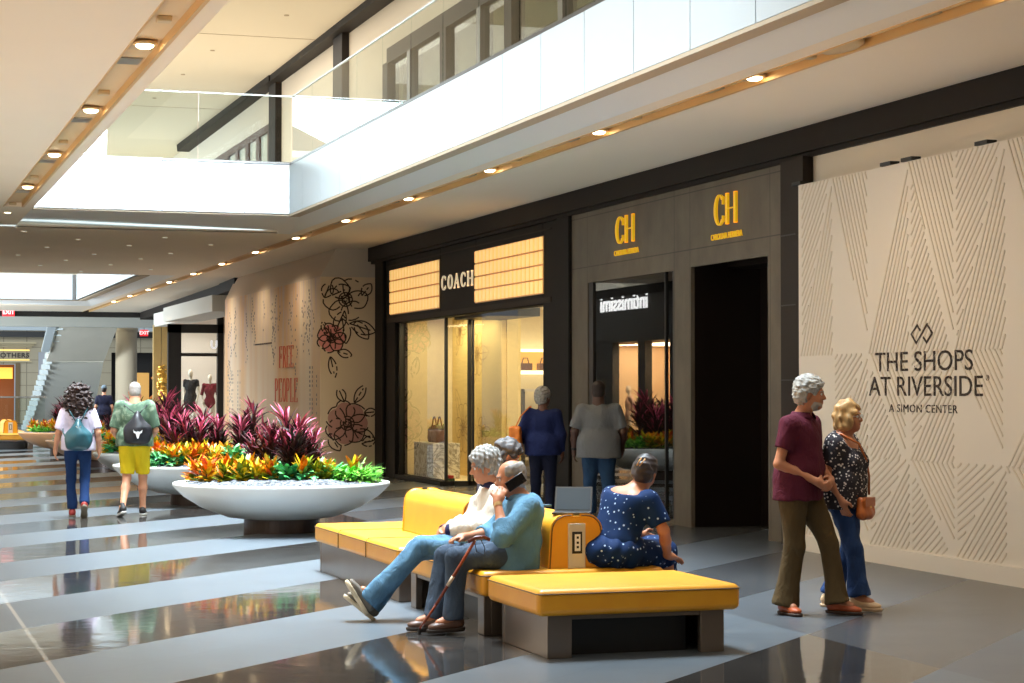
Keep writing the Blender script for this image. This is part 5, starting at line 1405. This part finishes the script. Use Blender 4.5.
# --- walking couple by the barricade
J = stand(1.76, pel=(0,0,.95), che=(.0,.04,1.25), nec=(0,.03,1.46), hed=(.0,.10,1.62), sR=(.185,.02,1.40), sL=(-.185,.02,1.40),
          eR=(.25,-.03,1.11), wR=(.09,.20,.98), eL=(-.25,.02,1.12), wL=(-.05,.24,.99), _hf=(-.40,.90,-.05),
          _dR=(-1,.35,-.35), _nR=(-.2,-.9,-.2), _cR=.9, _dL=(.9,.3,-.45), _nL=(.1,-1,-.1), _cL=.9,
          hR=(.09,0,.92), hL=(-.09,0,.92), kR=(.10,.02,.50), aR=(.11,-.05,.09), kL=(-.10,.20,.51), aL=(-.09,.27,.10), _fR=(.55,1,0), _fL=(-.35,1,-.05))
sp = dict(skin='tan', hair='full', hairmat=HW, beard=mat('beard_grey', srgb(156,148,140), .7), top=clothm('maroon_polo', srgb(84,26,44), .85, bmp=.1, bscale=120), collar=True, sleeve='short', sl_t=.62, hem=.11,
          trousers='long', trmat=clothm('olive_trousers', srgb(84,68,42), .9, var=.1, vscale=3), flare=(.078,.098), kn=1.1, shoes=(mat('tan_shoe', srgb(176,84,44), .4), mat('brown_sole', srgb(60,40,28), .6)), shoekind='flat',
          build=1.06, belly=.03, bellyr=.02, leglen=1.04, seed=2, wr=.0045, thigh=.102)
person('white-haired bearded man in a maroon polo shirt and olive trousers, hands clasped', (6.60,13.42,0), rzh(.60,-.80), J, sp)
J = stand(1.58, pel=(0,0,.88), che=(0,.02,1.13), nec=(0,.0,1.30), hed=(0,.045,1.445), _hf=(-.08,.98,.02), sR=(.155,0,1.255), sL=(-.155,0,1.255),
          eR=(.20,-.05,1.01), wR=(.19,.06,.83), eL=(-.20,-.03,1.03), wL=(-.20,.06,.84), _dR=(-.1,.3,-1), _dL=(0,.2,-1),
          kR=(.09,.12,.47), aR=(.09,.16,.10), kL=(-.09,.02,.45), aL=(-.1,-.14,.09))
sp = dict(skin='tan', hair='bob', hairmat=HB, bust=True, top=None, sleeve='short', sl_t=.72, hem=.12, trousers='long', trmat=clothm('blue_jeans_wide', srgb(42,66,110), .9, var=.15, vscale=5), flare=(.075,.095),
          shoes=(mat('beige_flat_shoe', srgb(214,180,140), .5), mat('beige_sole', srgb(190,160,124), .6)), shoekind='flat', build=.98, glasses=1, hs=.95, vneck=.9, seed=3)
def floral():
    m, nt, b, o = _m('floral_blouse'); v = coords(nt); vo = nt.nodes.new('ShaderNodeTexVoronoi'); vo.inputs['Scale'].default_value = 42; nt.links.new(v, vo.inputs['Vector'])
    n = noise(nt, v, 30, 2)
    k = mathn(nt, 'ADD', vo.outputs['Distance'], mathn(nt, 'MULTIPLY', n, .5))
    nt.links.new(ramp(nt, k, [(.50, srgb(226,216,208)), (.56, srgb(60,48,52)), (.75, srgb(36,32,40))]), b.inputs['Base Color']); b.inputs['Roughness'].default_value = .8; return m
sp['top'] = floral(); sp['topname'] = 'blouse'
wroot, wg, _, _ = person('blond woman with glasses in a black and white patterned blouse and wide jeans', (7.06,13.60,0), rzh(.66,-.75), J, sp)
# crossbody bag
def wp(root, p): c, s = math.cos(root.rotation_euler[2]), math.sin(root.rotation_euler[2]); return (root.location[0]+c*p[0]-s*p[1], root.location[1]+s*p[0]+c*p[1], root.location[2]+p[2])
M['tanbag'] = mat('cognac_leather', srgb(178,92,34), .4, var=.08, vscale=10)
def shoulder_bag(root, lab, pos, size, strap, material, rz=0, tot=False):
    r = empty('shoulder_bag', lab, 'bag', wp(root, pos), root.rotation_euler[2]+rz)
    w, d, h = size
    sdf_mesh('bag_body', [bxs((0,0,-h*.1), (w,d,h*.85), .03), ell((0,0,-h*.7), (w*1.05,d*1.25,h*.32), k=.06)], .009, material, r, wrinkle(.004, 30, 2))
    q = MB(); c, s = math.cos(-rz), math.sin(-rz)
    pts = [((p[0]-pos[0])*c-(p[1]-pos[1])*s, (p[0]-pos[0])*s+(p[1]-pos[1])*c, p[2]-pos[2]) for p in strap]
    q.tube(pts, .009, 6); q.build('strap', material, r, smooth=True)
    if not tot:
        q = MB(); q.box(-w*.95, w*.95, d*.9, d*1.15, -h*.05, h*.72); q.build('flap', material, r, bevel=.01)
        q = MB(); q.box(-.015, .015, d*1.15, d*1.25, -h*.15, h*.02); q.build('clasp', M['goldclasp'], r)
    return r
M['goldclasp'] = mat('gold_clasp', srgb(230,180,80), .3, metal=.8)
shoulder_bag(wroot, 'small cognac leather crossbody bag at the blond woman\'s hip', (-.0,.18,.78), (.11,.035,.09),
             [(-.10,.17,.86),(-.13,.16,1.0),(-.04,.17,1.13),(.06,.15,1.25),(.11,.03,1.32),(.09,-.08,1.27),(.05,-.14,1.1),(.04,-.15,.9),(.1,-.03,.86),(.09,.15,.86)], M['tanbag'], 0)

# --- couple looking into the windows
cam_h = (.31,.95)
J = stand(1.66, _hf=(.55,.83,0), eL=(-.27,-.02,1.13), wL=(-.24,.14,.98), eR=(.235,-.02,1.08), wR=(.24,.05,.85), aR=(.09,-.04,.09), aL=(-.09,.06,.09))
sp = dict(skin='brown', hair='full', hairmat=mat('hair_short_grey', srgb(150,146,138), .7, var=.3, vscale=50), face=False, top=clothm('navy_sweater', srgb(24,34,76), .85), sleeve='long', hem=.08, vneck=.5,
          trousers='long', trmat=clothm('dark_navy_trousers', srgb(22,26,46), .9), shoes=(M['black'], M['black']), build=1.08, seed=4, arm=1.12, slv=1.0)
r1, g1, _, _ = person('grey-haired woman in a navy sweater seen from behind at the shop windows', (8.27,24.1,0), rzh(.42,.90), J, sp, .013)
shoulder_bag(r1, 'orange slouchy tote bag on the navy-clad woman\'s shoulder', (-.34,-.06,1.03), (.075,.17,.21),
             [(-.33,-.16,1.18),(-.27,-.12,1.32),(-.17,-.06,1.43),(-.15,.0,1.44),(-.22,.07,1.33),(-.32,.08,1.18)], mat('orange_leather', srgb(222,120,36), .4, var=.08, vscale=8), 0, True)
J = stand(1.74, _hf=(.1,1,0), pel=(0,0,.93), eR=(.31,-.02,1.13), wR=(.30,.12,.92), eL=(-.30,-.03,1.13), wL=(-.31,.02,.88), sR=(.21,-.01,1.40), sL=(-.21,-.01,1.40), aR=(.13,-.06,.09), aL=(-.12,.10,.09), kR=(.12,0,.5), kL=(-.11,.06,.5),
          hed=(0,.03,1.63))
sp = dict(skin='deep', hair='buzz', hairmat=mat('hair_black_short', srgb(44,32,28), .7), face=False, top=clothm('grey_tee', srgb(112,114,116), .9), sleeve='short', sl_t=.85, hem=.13, vneck=.3,
          trousers='long', trmat=clothm('faded_jeans', srgb(40,66,96), .9, var=.2, vscale=4), flare=(.088,.092), kn=1.25, thigh=.10, shoes=(M['shoewhite'], M['shoewhite']), build=1.32, depth=1.25, arm=1.3, seed=5, neckw=1.35, hs=1.05)
r2, g2, _, _ = person('large man in a grey t-shirt and jeans seen from behind at the stone shop window', (8.82,23.55,0), rzh(.36,.93), J, sp, .013)
q = MB(); wv = A(-.31,.02,.88); d_ = N(A(-.31,.02,.88)-A(-.30,-.03,1.13)); q.tube([tuple(wv-d_*.05), tuple(wv-d_*.022)], .036, 14); q.build('wristwatch', M['black'], r2, smooth=False)

# --- seated men
def seat(**kw):
    J = dict(pel=(0,-.02,.535), che=(0,-.10,.83), nec=(0,-.10,1.02), hed=(0,-.03,1.19), sR=(.175,-.10,.97), sL=(-.175,-.10,.97),
             eR=(.23,.02,.73), eL=(-.23,.02,.73), wR=(.10,.20,.60), wL=(-.10,.20,.60), hR=(.09,.02,.52), hL=(-.09,.02,.52), kR=(.11,.44,.50), kL=(-.11,.44,.50), aR=(.11,.50,.09), aL=(-.11,.50,.09),
             _hf=(0,1,0), _dR=(0,1,-.3), _dL=(0,1,-.3), _nR=(-1,0,-.3), _nL=(1,0,-.3), _fR=(.1,1,0), _fL=(-.1,1,0), _seated=1)
    J.update(kw); return J
jeans = clothm('washed_blue_jeans', srgb(86,124,152), .9, var=.3, vscale=4)
# man in the white jacket: local +y is world -X
J = seat(pel=(0,.03,.525), che=(0,-.09,.76), nec=(.0,-.095,.94), hed=(0,-.02,1.095), sR=(.18,-.09,.885), sL=(-.18,-.09,.885), _hf=(.06,1,-.22), _hu=(0,.1,1),
         eL=(-.25,.02,.68), wL=(-.05,.27,.635), eR=(.24,.03,.68), wR=(.06,.28,.625), _dL=(.75,.55,-.15), _nL=(.3,-.6,-.4), _cL=.8, _dR=(-.75,.6,-.15), _nR=(-.3,-.6,-.3), _cR=.8,
         kL=(-.10,.47,.53), aL=(-.03,.83,.17), kR=(.09,.47,.50), aR=(.05,.80,.12), _fL=(.05,.55,.9), _fR=(.0,.75,.62), _uL=(0,-.9,.55), _uR=(0,-.62,.75))
sp = dict(skin='tan', hair='wavy', hairmat=HG, brow=HS, top=clothm('white_jacket', srgb(212,204,192), .75), topname='jacket', sleeve='long', cuff=.88, cuffmat=clothm('navy_cuff', srgb(34,34,74), .8), collar=True, collarmat=clothm('navy_collar', srgb(40,38,70), .8),
          trousers='long', trmat=jeans, flare=(.068,.075), kn=1.15, shoes=(mat('grey_suede_shoe', srgb(104,96,86), .7), mat('cream_sole', srgb(206,190,160), .6)), hem=.12, slv=1.28, wr=.012, seed=6, leglen=1.05, nose=1.04, fs=1.05, build=1.08)
rw, gw, Hw, _ = person('silver-haired man in a white jacket sitting back with his feet stretched out', (4.30,13.88,0), rzh(-1,.06), J, sp)
# zip line of the jacket
J = seat(pel=(0,.0,.525), che=(0,-.06,.74), nec=(.0,-.045,.90), hed=(.0,.03,1.04), sR=(.185,-.04,.845), sL=(-.185,-.04,.845), _hf=(.12,1,-.14),
         eL=(-.26,.15,.66), wL=(-.135,.165,.89), _dL=(.25,-.45,.85), _nL=(.65,-.25,-.1), _cL=.75, _tL=1,
         eR=(.24,.08,.66), wR=(.13,.33,.635), _dR=(-.15,.9,-.12), _nR=(-.1,-.1,-1), _cR=1.0,
         kL=(-.11,.44,.515), aL=(-.12,.47,.11), kR=(.10,.46,.51), aR=(.07,.56,.10), _fL=(-.1,1,-.03), _fR=(.05,1,.0))
denim = clothm('denim_shirt', srgb(84,124,150), .85, var=.16, vscale=5)
sp = dict(skin='tan', hair='buzz', hairmat=mat('hair_thin_grey', srgb(134,130,126), .7, var=.2, vscale=40), recede=True, bald=True, top=denim, topname='shirt', sleeve='long', cuff=.45, collar=True, hem=.16,
          trousers='long', trmat=clothm('dark_washed_jeans', srgb(64,78,96), .9, var=.25, vscale=4), flare=(.066,.072), kn=1.12, shoes=(mat('brown_leather_shoe', srgb(98,72,60), .45), mat('dark_sole', srgb(46,36,30), .6)), shoekind='flat', slv=1.2, wr=.013, seed=9, build=1.1, belly=.02, bellyr=.02, leglen=1.03)
rd, gd, Hd, HTd = person('balding man in a denim shirt holding a phone to his ear on the bench', (4.30,13.12,0), rzh(-1,.04), J, sp)
# phone
pc = (-.100,.025,1.02)
r = empty('phone', 'black phone held to the ear of the man in the denim shirt', 'phone', wp(rd, pc), rd.rotation_euler[2]+.25)
r.rotation_euler = (math.radians(58), 0, rd.rotation_euler[2])
q = MB(); q.box(-.0055, .0055, -.036, .036, -.072, .072); q.build('case', mat('phone_black', srgb(22,22,26), .25), r, bevel=.004)
q = MB(); q.box(-.0075, -.005, -.03, -.012, .045, .068); q.build('camera_bump', M['black'], r, bevel=.001)
q = MB(); wv = gd['wL']; d_ = N(gd['wL']-gd['eL']); q.tube([tuple(wv-d_*.035), tuple(wv-d_*.01)], .031, 16); wt = q.build('wristwatch', mat('watch_gold', srgb(196,160,110), .35, metal=.6), rd)
# cane
top = wp(rd, (.03,.40,.70)); tip = (3.60,13.06,.015)
r = empty('walking_cane', 'reddish-brown walking cane leaning from the seated man\'s hand to the floor', 'cane', tip)
V0 = Vector(tip); V1 = Vector((3.93,12.83,.655)); D_ = V1-V0; q = MB()
q.tube([(0,0,0.02), tuple(D_*.30)], .0085, 10); q.tube([tuple(D_*.30), tuple(D_*.98)], .0105, 10); q.build('shaft', mat('cane_brown', srgb(128,58,36), .25), r, smooth=True)
q = MB(); q.tube([tuple(D_*.50), tuple(D_*.60)], .0125, 10); q.build('pale_grip_band', mat('cane_band', srgb(206,186,160), .3), r, smooth=True)
q = MB(); q.tube([tuple(D_*.97+Vector((-.045,0,.0))), tuple(D_*.99+Vector((0,0,.012))), tuple(D_*1.0+Vector((.05,.0,.012))), tuple(D_*1.0+Vector((.095,0,-.01)))], .013, 10); q.build('handle', mat('cane_handle', srgb(84,34,28), .3), r, smooth=True)
q = MB(); q.tube([(0,0,-.012), (0,0,.03)], .0135, 10, r2=.010); q.build('rubber_tip', M['black'], r)
q = MB(); q.tube([tuple(D_*1.0+Vector((.03,0,0))), tuple(D_*.93+Vector((.09,0,-.02))), tuple(D_*.82+Vector((.13,0,0))), tuple(D_*.86+Vector((.06,0,0))), tuple(D_*.97)], .003, 5); q.build('wrist_loop', M['black'], r)
# man behind the backrest, facing the shops
J = seat(pel=(0,0,.535), che=(0,.05,.81), nec=(0,.10,1.0), hed=(0,.17,1.10), sR=(.18,.09,.93), sL=(-.18,.09,.95), _hf=(.3,.9,-.35), eR=(.24,.20,.72), eL=(-.24,.20,.72), wR=(.08,.38,.66), wL=(-.08,.38,.66))
sp = dict(skin='tan', hair='wavy', hairmat=mat('hair_dark_greying', srgb(66,62,62), .6, var=.5, vscale=40), face=False, top=clothm('dark_slate_shirt', srgb(46,48,66), .9), sleeve='long', trousers='long', trmat=clothm('dark_trousers', srgb(36,36,44), .9), shoes=(M['black'], M['black']), hem=.1, seed=12)
person('dark curly-haired man in a slate shirt seated beyond the silver-haired man', (4.97,15.85,0), rzh(1,.15), J, sp, .014)
# --- woman in the blue dress
def dots():
    m, nt, b, o = _m('blue_dotted_dress'); v = coords(nt); vo = nt.nodes.new('ShaderNodeTexVoronoi'); vo.inputs['Scale'].default_value = 24; vo.inputs['Randomness'].default_value = .8; nt.links.new(v, vo.inputs['Vector'])
    nt.links.new(ramp(nt, vo.outputs['Distance'], [(.13, srgb(170,196,230)), (.20, srgb(8,38,80))]), b.inputs['Base Color']); b.inputs['Roughness'].default_value = .8
    b.inputs['Specular IOR Level'].default_value = .2; return m
def skirt(g):
    pel = g['pel']; L = [ell(pel+A(0,-.02,-.01), (.225,.20,.125), None, .05), cap(g['hR'], g['kR']+A(0,0,.0), .115, .085, .09), cap(g['hL'], g['kL'], .115, .085, .09), cap((g['kR']+g['kL'])/2, (g['kR']+g['kL'])/2+A(0,.05,-.22), .12, .15, .08)]
    return [grp(L+[pln(A(0,-.05,.437), A(0,-.0,-1))], .02)] if False else L
J = seat(pel=(0,-.04,.55), che=(.02,.05,.79), nec=(.05,.14,.94), hed=(.07,.23,1.065), sR=(.215,.12,.885), sL=(-.125,.12,.90), _hf=(-.46,.85,-.3), _hu=(.1,.3,1), eR=(.30,.17,.68), wR=(.23,.29,.50), _dR=(.1,.9,-.25), _nR=(0,-.1,-1), _cR=.3,
         eL=(-.2,.2,.72), wL=(-.08,.36,.62), kR=(.10,.42,.50), kL=(-.11,.42,.50), aR=(.1,.40,.09), aL=(-.1,.42,.09))
sp = dict(skin='tan', hair='updo', hairmat=mat('hair_black_grey', srgb(48,42,44), .45, var=.5, vscale=14, stretch=(1,1,.3)), face=False, top=dots(), topname='dress_bodice', sleeve='short', sl_t=.8, skirt=skirt, shoes=(M['black'], M['black']), shoekind='flat', vneck=-.5, neckcut=.0, build=1.1, slv=1.15, arm=1.05, seed=14, wr=.005)
person('woman in a blue white-dotted dress seated on the bench with her back turned', (4.99,13.0,0), rzh(.90,.44), J, sp)

# --- walkers on the left
J = stand(1.68, pel=(0,0,.93), _hf=(0,1,0), eR=(.25,-.06,1.10), wR=(.27,.03,.88), eL=(-.25,-.02,1.10), wL=(-.29,.06,.87), kR=(.09,.02,.48), aR=(.08,-.17,.17), kL=(-.09,.03,.49), aL=(-.07,.06,.09), _fR=(.0,.75,-.75), _uR=(0,.8,.6), _fL=(0,1,0))
sp = dict(skin='fair', hair='bighair', hairmat=HC, face=False, top=clothm('pale_lilac_tee', srgb(214,206,228), .85), sleeve='short', sl_t=.85, hem=.06, vneck=.2, trousers='long', trmat=clothm('indigo_jeans', srgb(26,52,96), .9, var=.15, vscale=5), flare=(.058,.055), kn=.98, thigh=.085,
          shoes=(mat('red_multicolour_shoe', srgb(150,44,40), .6), mat('grey_sole', srgb(120,112,96), .6)), build=.96, bust=True, seed=16, hs=.97, slv=1.15)
rl, gl_, _, _ = person('curly-haired woman in a lilac t-shirt and jeans walking away', (2.70,26.45,0), rzh(.10,1), J, sp, .013)
def drawbag(root, lab, pos, w, d, h, material, straps, name='drawstring_backpack', emblem=None, zipm=None):
    r = empty(name, lab, 'backpack', wp(root, pos), root.rotation_euler[2])
    sdf_mesh('bag_body', [ell((0,-.01,-h*.25), (w,d,h*.62), k=.05), cap((0,0,0), (0,.01,h*.78), w*.55, .03, .1), bxs((0,-.0,-h*.55), (w*.86,d*.85,h*.25), .05, k=.06)], .009, material, r, wrinkle(.008, 34, 5))
    for st in straps:
        q = MB(); q.tube([(p[0]-pos[0], p[1]-pos[1], p[2]-pos[2]) for p in st], .009 if emblem is None else .006, 6); q.build('strap', material, r, smooth=True)
    if zipm: 
        q = MB(); q.box(-.006, .006, -d-.012, -d*.55, -h*.6, h*.3); q.tube([(-.03,-d*.9,h*.45),(0,-d*1.05,h*.3),(.03,-d*.9,h*.45)], .008, 6); q.build('zip', zipm, r)
    if emblem:
        q = MB(); y = -d-.045
        P = [(-.062,.055),(-.045,.03),(-.02,.022),(0,.03),(.02,.022),(.045,.03),(.062,.055),(.055,.01),(.028,-.002),(.022,-.03),(.012,-.062),(0,-.072),(-.012,-.062),(-.022,-.03),(-.028,-.002),(-.055,.01)]
        q.prism([(x*.95, y, z*.95-h*.30) for x, z in P], (0,.05,0)); q.build('bull_emblem', emblem, r)
    return r
drawbag(rl, 'teal leather drawstring backpack on the curly-haired woman\'s back', (0,-.19,1.08), .175,.075,.23, mat('teal_leather', srgb(38,82,92), .35, var=.15, vscale=8),
        [[(-.03,-.20,1.24),(-.10,-.17,1.36),(-.13,-.08,1.44),(-.13,0,1.46),(-.15,.1,1.38)], [(.03,-.20,1.24),(.09,-.17,1.36),(.13,-.08,1.44),(.13,0,1.46),(.15,.1,1.38)], [(-.14,-.18,1.0),(-.19,-.12,1.1),(-.20,0,1.25)], [(.14,-.18,1.0),(.19,-.12,1.1),(.20,0,1.25)]], zipm=M['steel'])
def camo():
    m, nt, b, o = _m('green_camouflage'); n = noise(nt, coords(nt), 7, 3, .6, .5)
    nt.links.new(ramp(nt, n, [(0, srgb(74,98,78)), (.45, srgb(92,116,92)), (.52, srgb(124,144,120)), (.60, srgb(150,164,142))], 'CONSTANT'), b.inputs['Base Color']); b.inputs['Roughness'].default_value = .85; return m
J = stand(1.74, hed=(0,.06,1.62), nec=(0,0,1.48), sR=(.185,0,1.44), sL=(-.185,0,1.44), _hf=(0,.95,-.22), eR=(.27,.0,1.12), wR=(.20,.17,1.00), eL=(-.27,.0,1.12), wL=(-.20,.17,1.0), _dR=(-.5,.8,.2), _dL=(.5,.8,.2), kR=(.11,.08,.51), aR=(.11,.10,.09), kL=(-.10,-.02,.50), aL=(-.16,-.30,.13), _fR=(.15,1,0), _fL=(-.25,.95,-.25))
sp = dict(skin='fair', hair='buzz', hairmat=mat('hair_cropped_grey', srgb(156,148,142), .7), bald=False, face=False, top=camo(), sleeve='short', sl_t=.88, hem=.03, vneck=.2, trousers='shorts', trmat=clothm('yellow_shorts', srgb(232,206,36), .8),
          shoes=(mat('black_trainer', srgb(34,32,32), .6), mat('white_trainer_sole', srgb(210,210,206), .6)), neckw=1.25, build=1.12, arm=1.12, seed=18, slv=1.1, thigh=.095)
rc, gc, _, _ = person('man in a green camouflage t-shirt and yellow shorts walking away', (3.44,26.55,0), rzh(.10,1), J, sp, .013)
drawbag(rc, 'black drawstring sack with a white bull-skull emblem on the walking man\'s back', (0.03,-.20,1.16), .185,.085,.25, mat('black_nylon', srgb(26,26,32), .5),
        [[(0,-.19,1.34),(-.10,-.15,1.42),(-.15,-.06,1.46),(-.15,.06,1.42)], [(.05,-.19,1.34),(.12,-.15,1.42),(.16,-.06,1.46),(.16,.06,1.42)]], emblem=mat('emblem_white', srgb(226,226,226), .6))
# --- distant person with a cap
J = stand(1.78, _hf=(.1,1,0))
sp = dict(skin='fair', hair='buzz', hairmat=HD, cap=mat('grey_blue_cap', srgb(112,132,148), .8), face=False, top=clothm('dark_navy_top', srgb(34,36,58), .9), sleeve='short', trousers='long', trmat=clothm('charcoal_trousers', srgb(40,40,46), .9), shoes=(M['black'], M['black']), bvox=.014)
person('distant person in a blue-grey cap and dark top beyond the planters', (6.87,60.0,0), rzh(.2,1), J, sp, .018)

# ------------------------------------------------------------------ mannequins
def mannequin(label, loc, rz, dress, dm, head=True, group=None, k=1.0):
    J = stand(1.78, eR=(.25,-.12,1.13), wR=(.20,.02,.93), eL=(-.24,-.02,1.13), wL=(-.22,.1,.9))
    g = {a: A(*b)*1.0 for a, b in J.items() if a[0] != '_'}
    root = empty('mannequin', label, 'mannequin', loc, rz, group); root.scale = (k,k,k)
    H, HT = headframe(g['hed'], (0,1,0), (0,0,1)); up = A(0,0,1)
    L = [ell(g['pel'], (.15,.10,.12), None, .05), ell(g['che'], (.14,.10,.17), None, .12), cap(g['sR'], g['sL'], .045, None, .07), cap(g['nec'], g['hed'], .045, .045, .04),
         ell(g['hed'], (.07,.085,.115), None, .02)]
    for s in 'RL':
        L += [cap(g['s'+s], g['e'+s], .042, .034, .03), cap(g['e'+s], g['w'+s], .034, .024, .02), grp(hand_sdf(g['w'+s], J['_d'+s], J['_n'+s], 1 if s == 'R' else -1, .4), .01), cap(g['h'+s], g['k'+s], .075, .05, .04), cap(g['k'+s], g['a'+s], .05, .034, .03), cap(g['a'+s], g['a'+s]+A(0,.12,-.04), .034, .026, .03)]
    sdf_mesh('figure', L, .016, M['mannequin'], root)
    if dress:
        L = [ell(g['pel']+A(0,0,-.05), (.18,.13,.2), None, .06), ell(g['che'], (.165,.125,.19), None, .12), cap(g['sR'], g['sL'], .06, None, .07)]
        if dress == 'dress': L += [cap(g['pel'], (0,0,.62), .17, .17, .1, flat=((0,1,0),.7)), pln((0,0,.56), (0,0,-1))]
        for s in 'RL': L += [grp([cap(g['s'+s], g['e'+s], .058, .05), pln(g['s'+s]*.5+g['e'+s]*.5 if dress == 'dress' else g['e'+s], g['e'+s]-g['s'+s])], .03)]
        sdf_mesh('dress' if dress == 'dress' else 'garment', L, .018, dm, root, wrinkle(.006, 20, 3))
    q = MB(); q.lathe([(.16,0),(.16,.01),(0,.01)], (0,0,0), 24); q.build('base_disc', M['steel'], root)
    return root
M['mannequin'] = mat('mannequin_ivory', srgb(222,210,190), .4)
mannequin('ivory mannequin in a short black dress in the black-framed window', (9.62,61.2,.36), 2.6, 'dress', clothm('black_dress', srgb(24,24,26), .8), k=1.08)
mannequin('ivory mannequin in a dark red blouse in the black-framed window', (10.22,61.3,.36), 3.0, 'blouse', clothm('dark_red_blouse', srgb(122,26,44), .7), k=1.0)
for i, (y, lab) in enumerate(((50.6, 'ivory mannequin reflected near the left of the stone shop window'), (51.9, 'second ivory mannequin reflected in the stone shop window'))):
    mannequin(lab, (-1.3,y,.0), -1.4, 'blouse', clothm('blush_slip%d' % i, srgb(226,190,170), .7))
# shelves of the reflected shop, with small garments
root = empty('garment_shelving', 'tall lit shelving with dark garments reflected in the stone shop window', 'shelving', (-2.6,48.4,0))
q = MB()
for z in (.4, .9, 1.4, 1.9, 2.35): q.box(-.3, .1, -1.9, 2.6, z, z+.04)
q.build('shelf', M['wall'], root); q = MB()
for y in (-1.9, -.4, 1.1, 2.6): q.box(-.3, .1, y-.02, y+.02, 0, 2.6)
q.build('upright', M['dsteel'], root)
for i in range(20):
    y = 46.8+.27*(i % 10)+.1*(i//10)*2; z = (.44,.94,1.44,1.94)[(i*3) % 4]
    o = sdf_mesh('garment', [ell((-2.55,y,z+.14), (.1,.09,.13)), ell((-2.5,y+.05,z+.1), (.1,.06,.09))], .03, M['black'] if i % 3 else M['bagbrown'], None, curls(.02, 30, i))
    tag(o, 'small dark garment on the reflected lingerie shop shelving', 'garment', 'garments in the reflected shop')
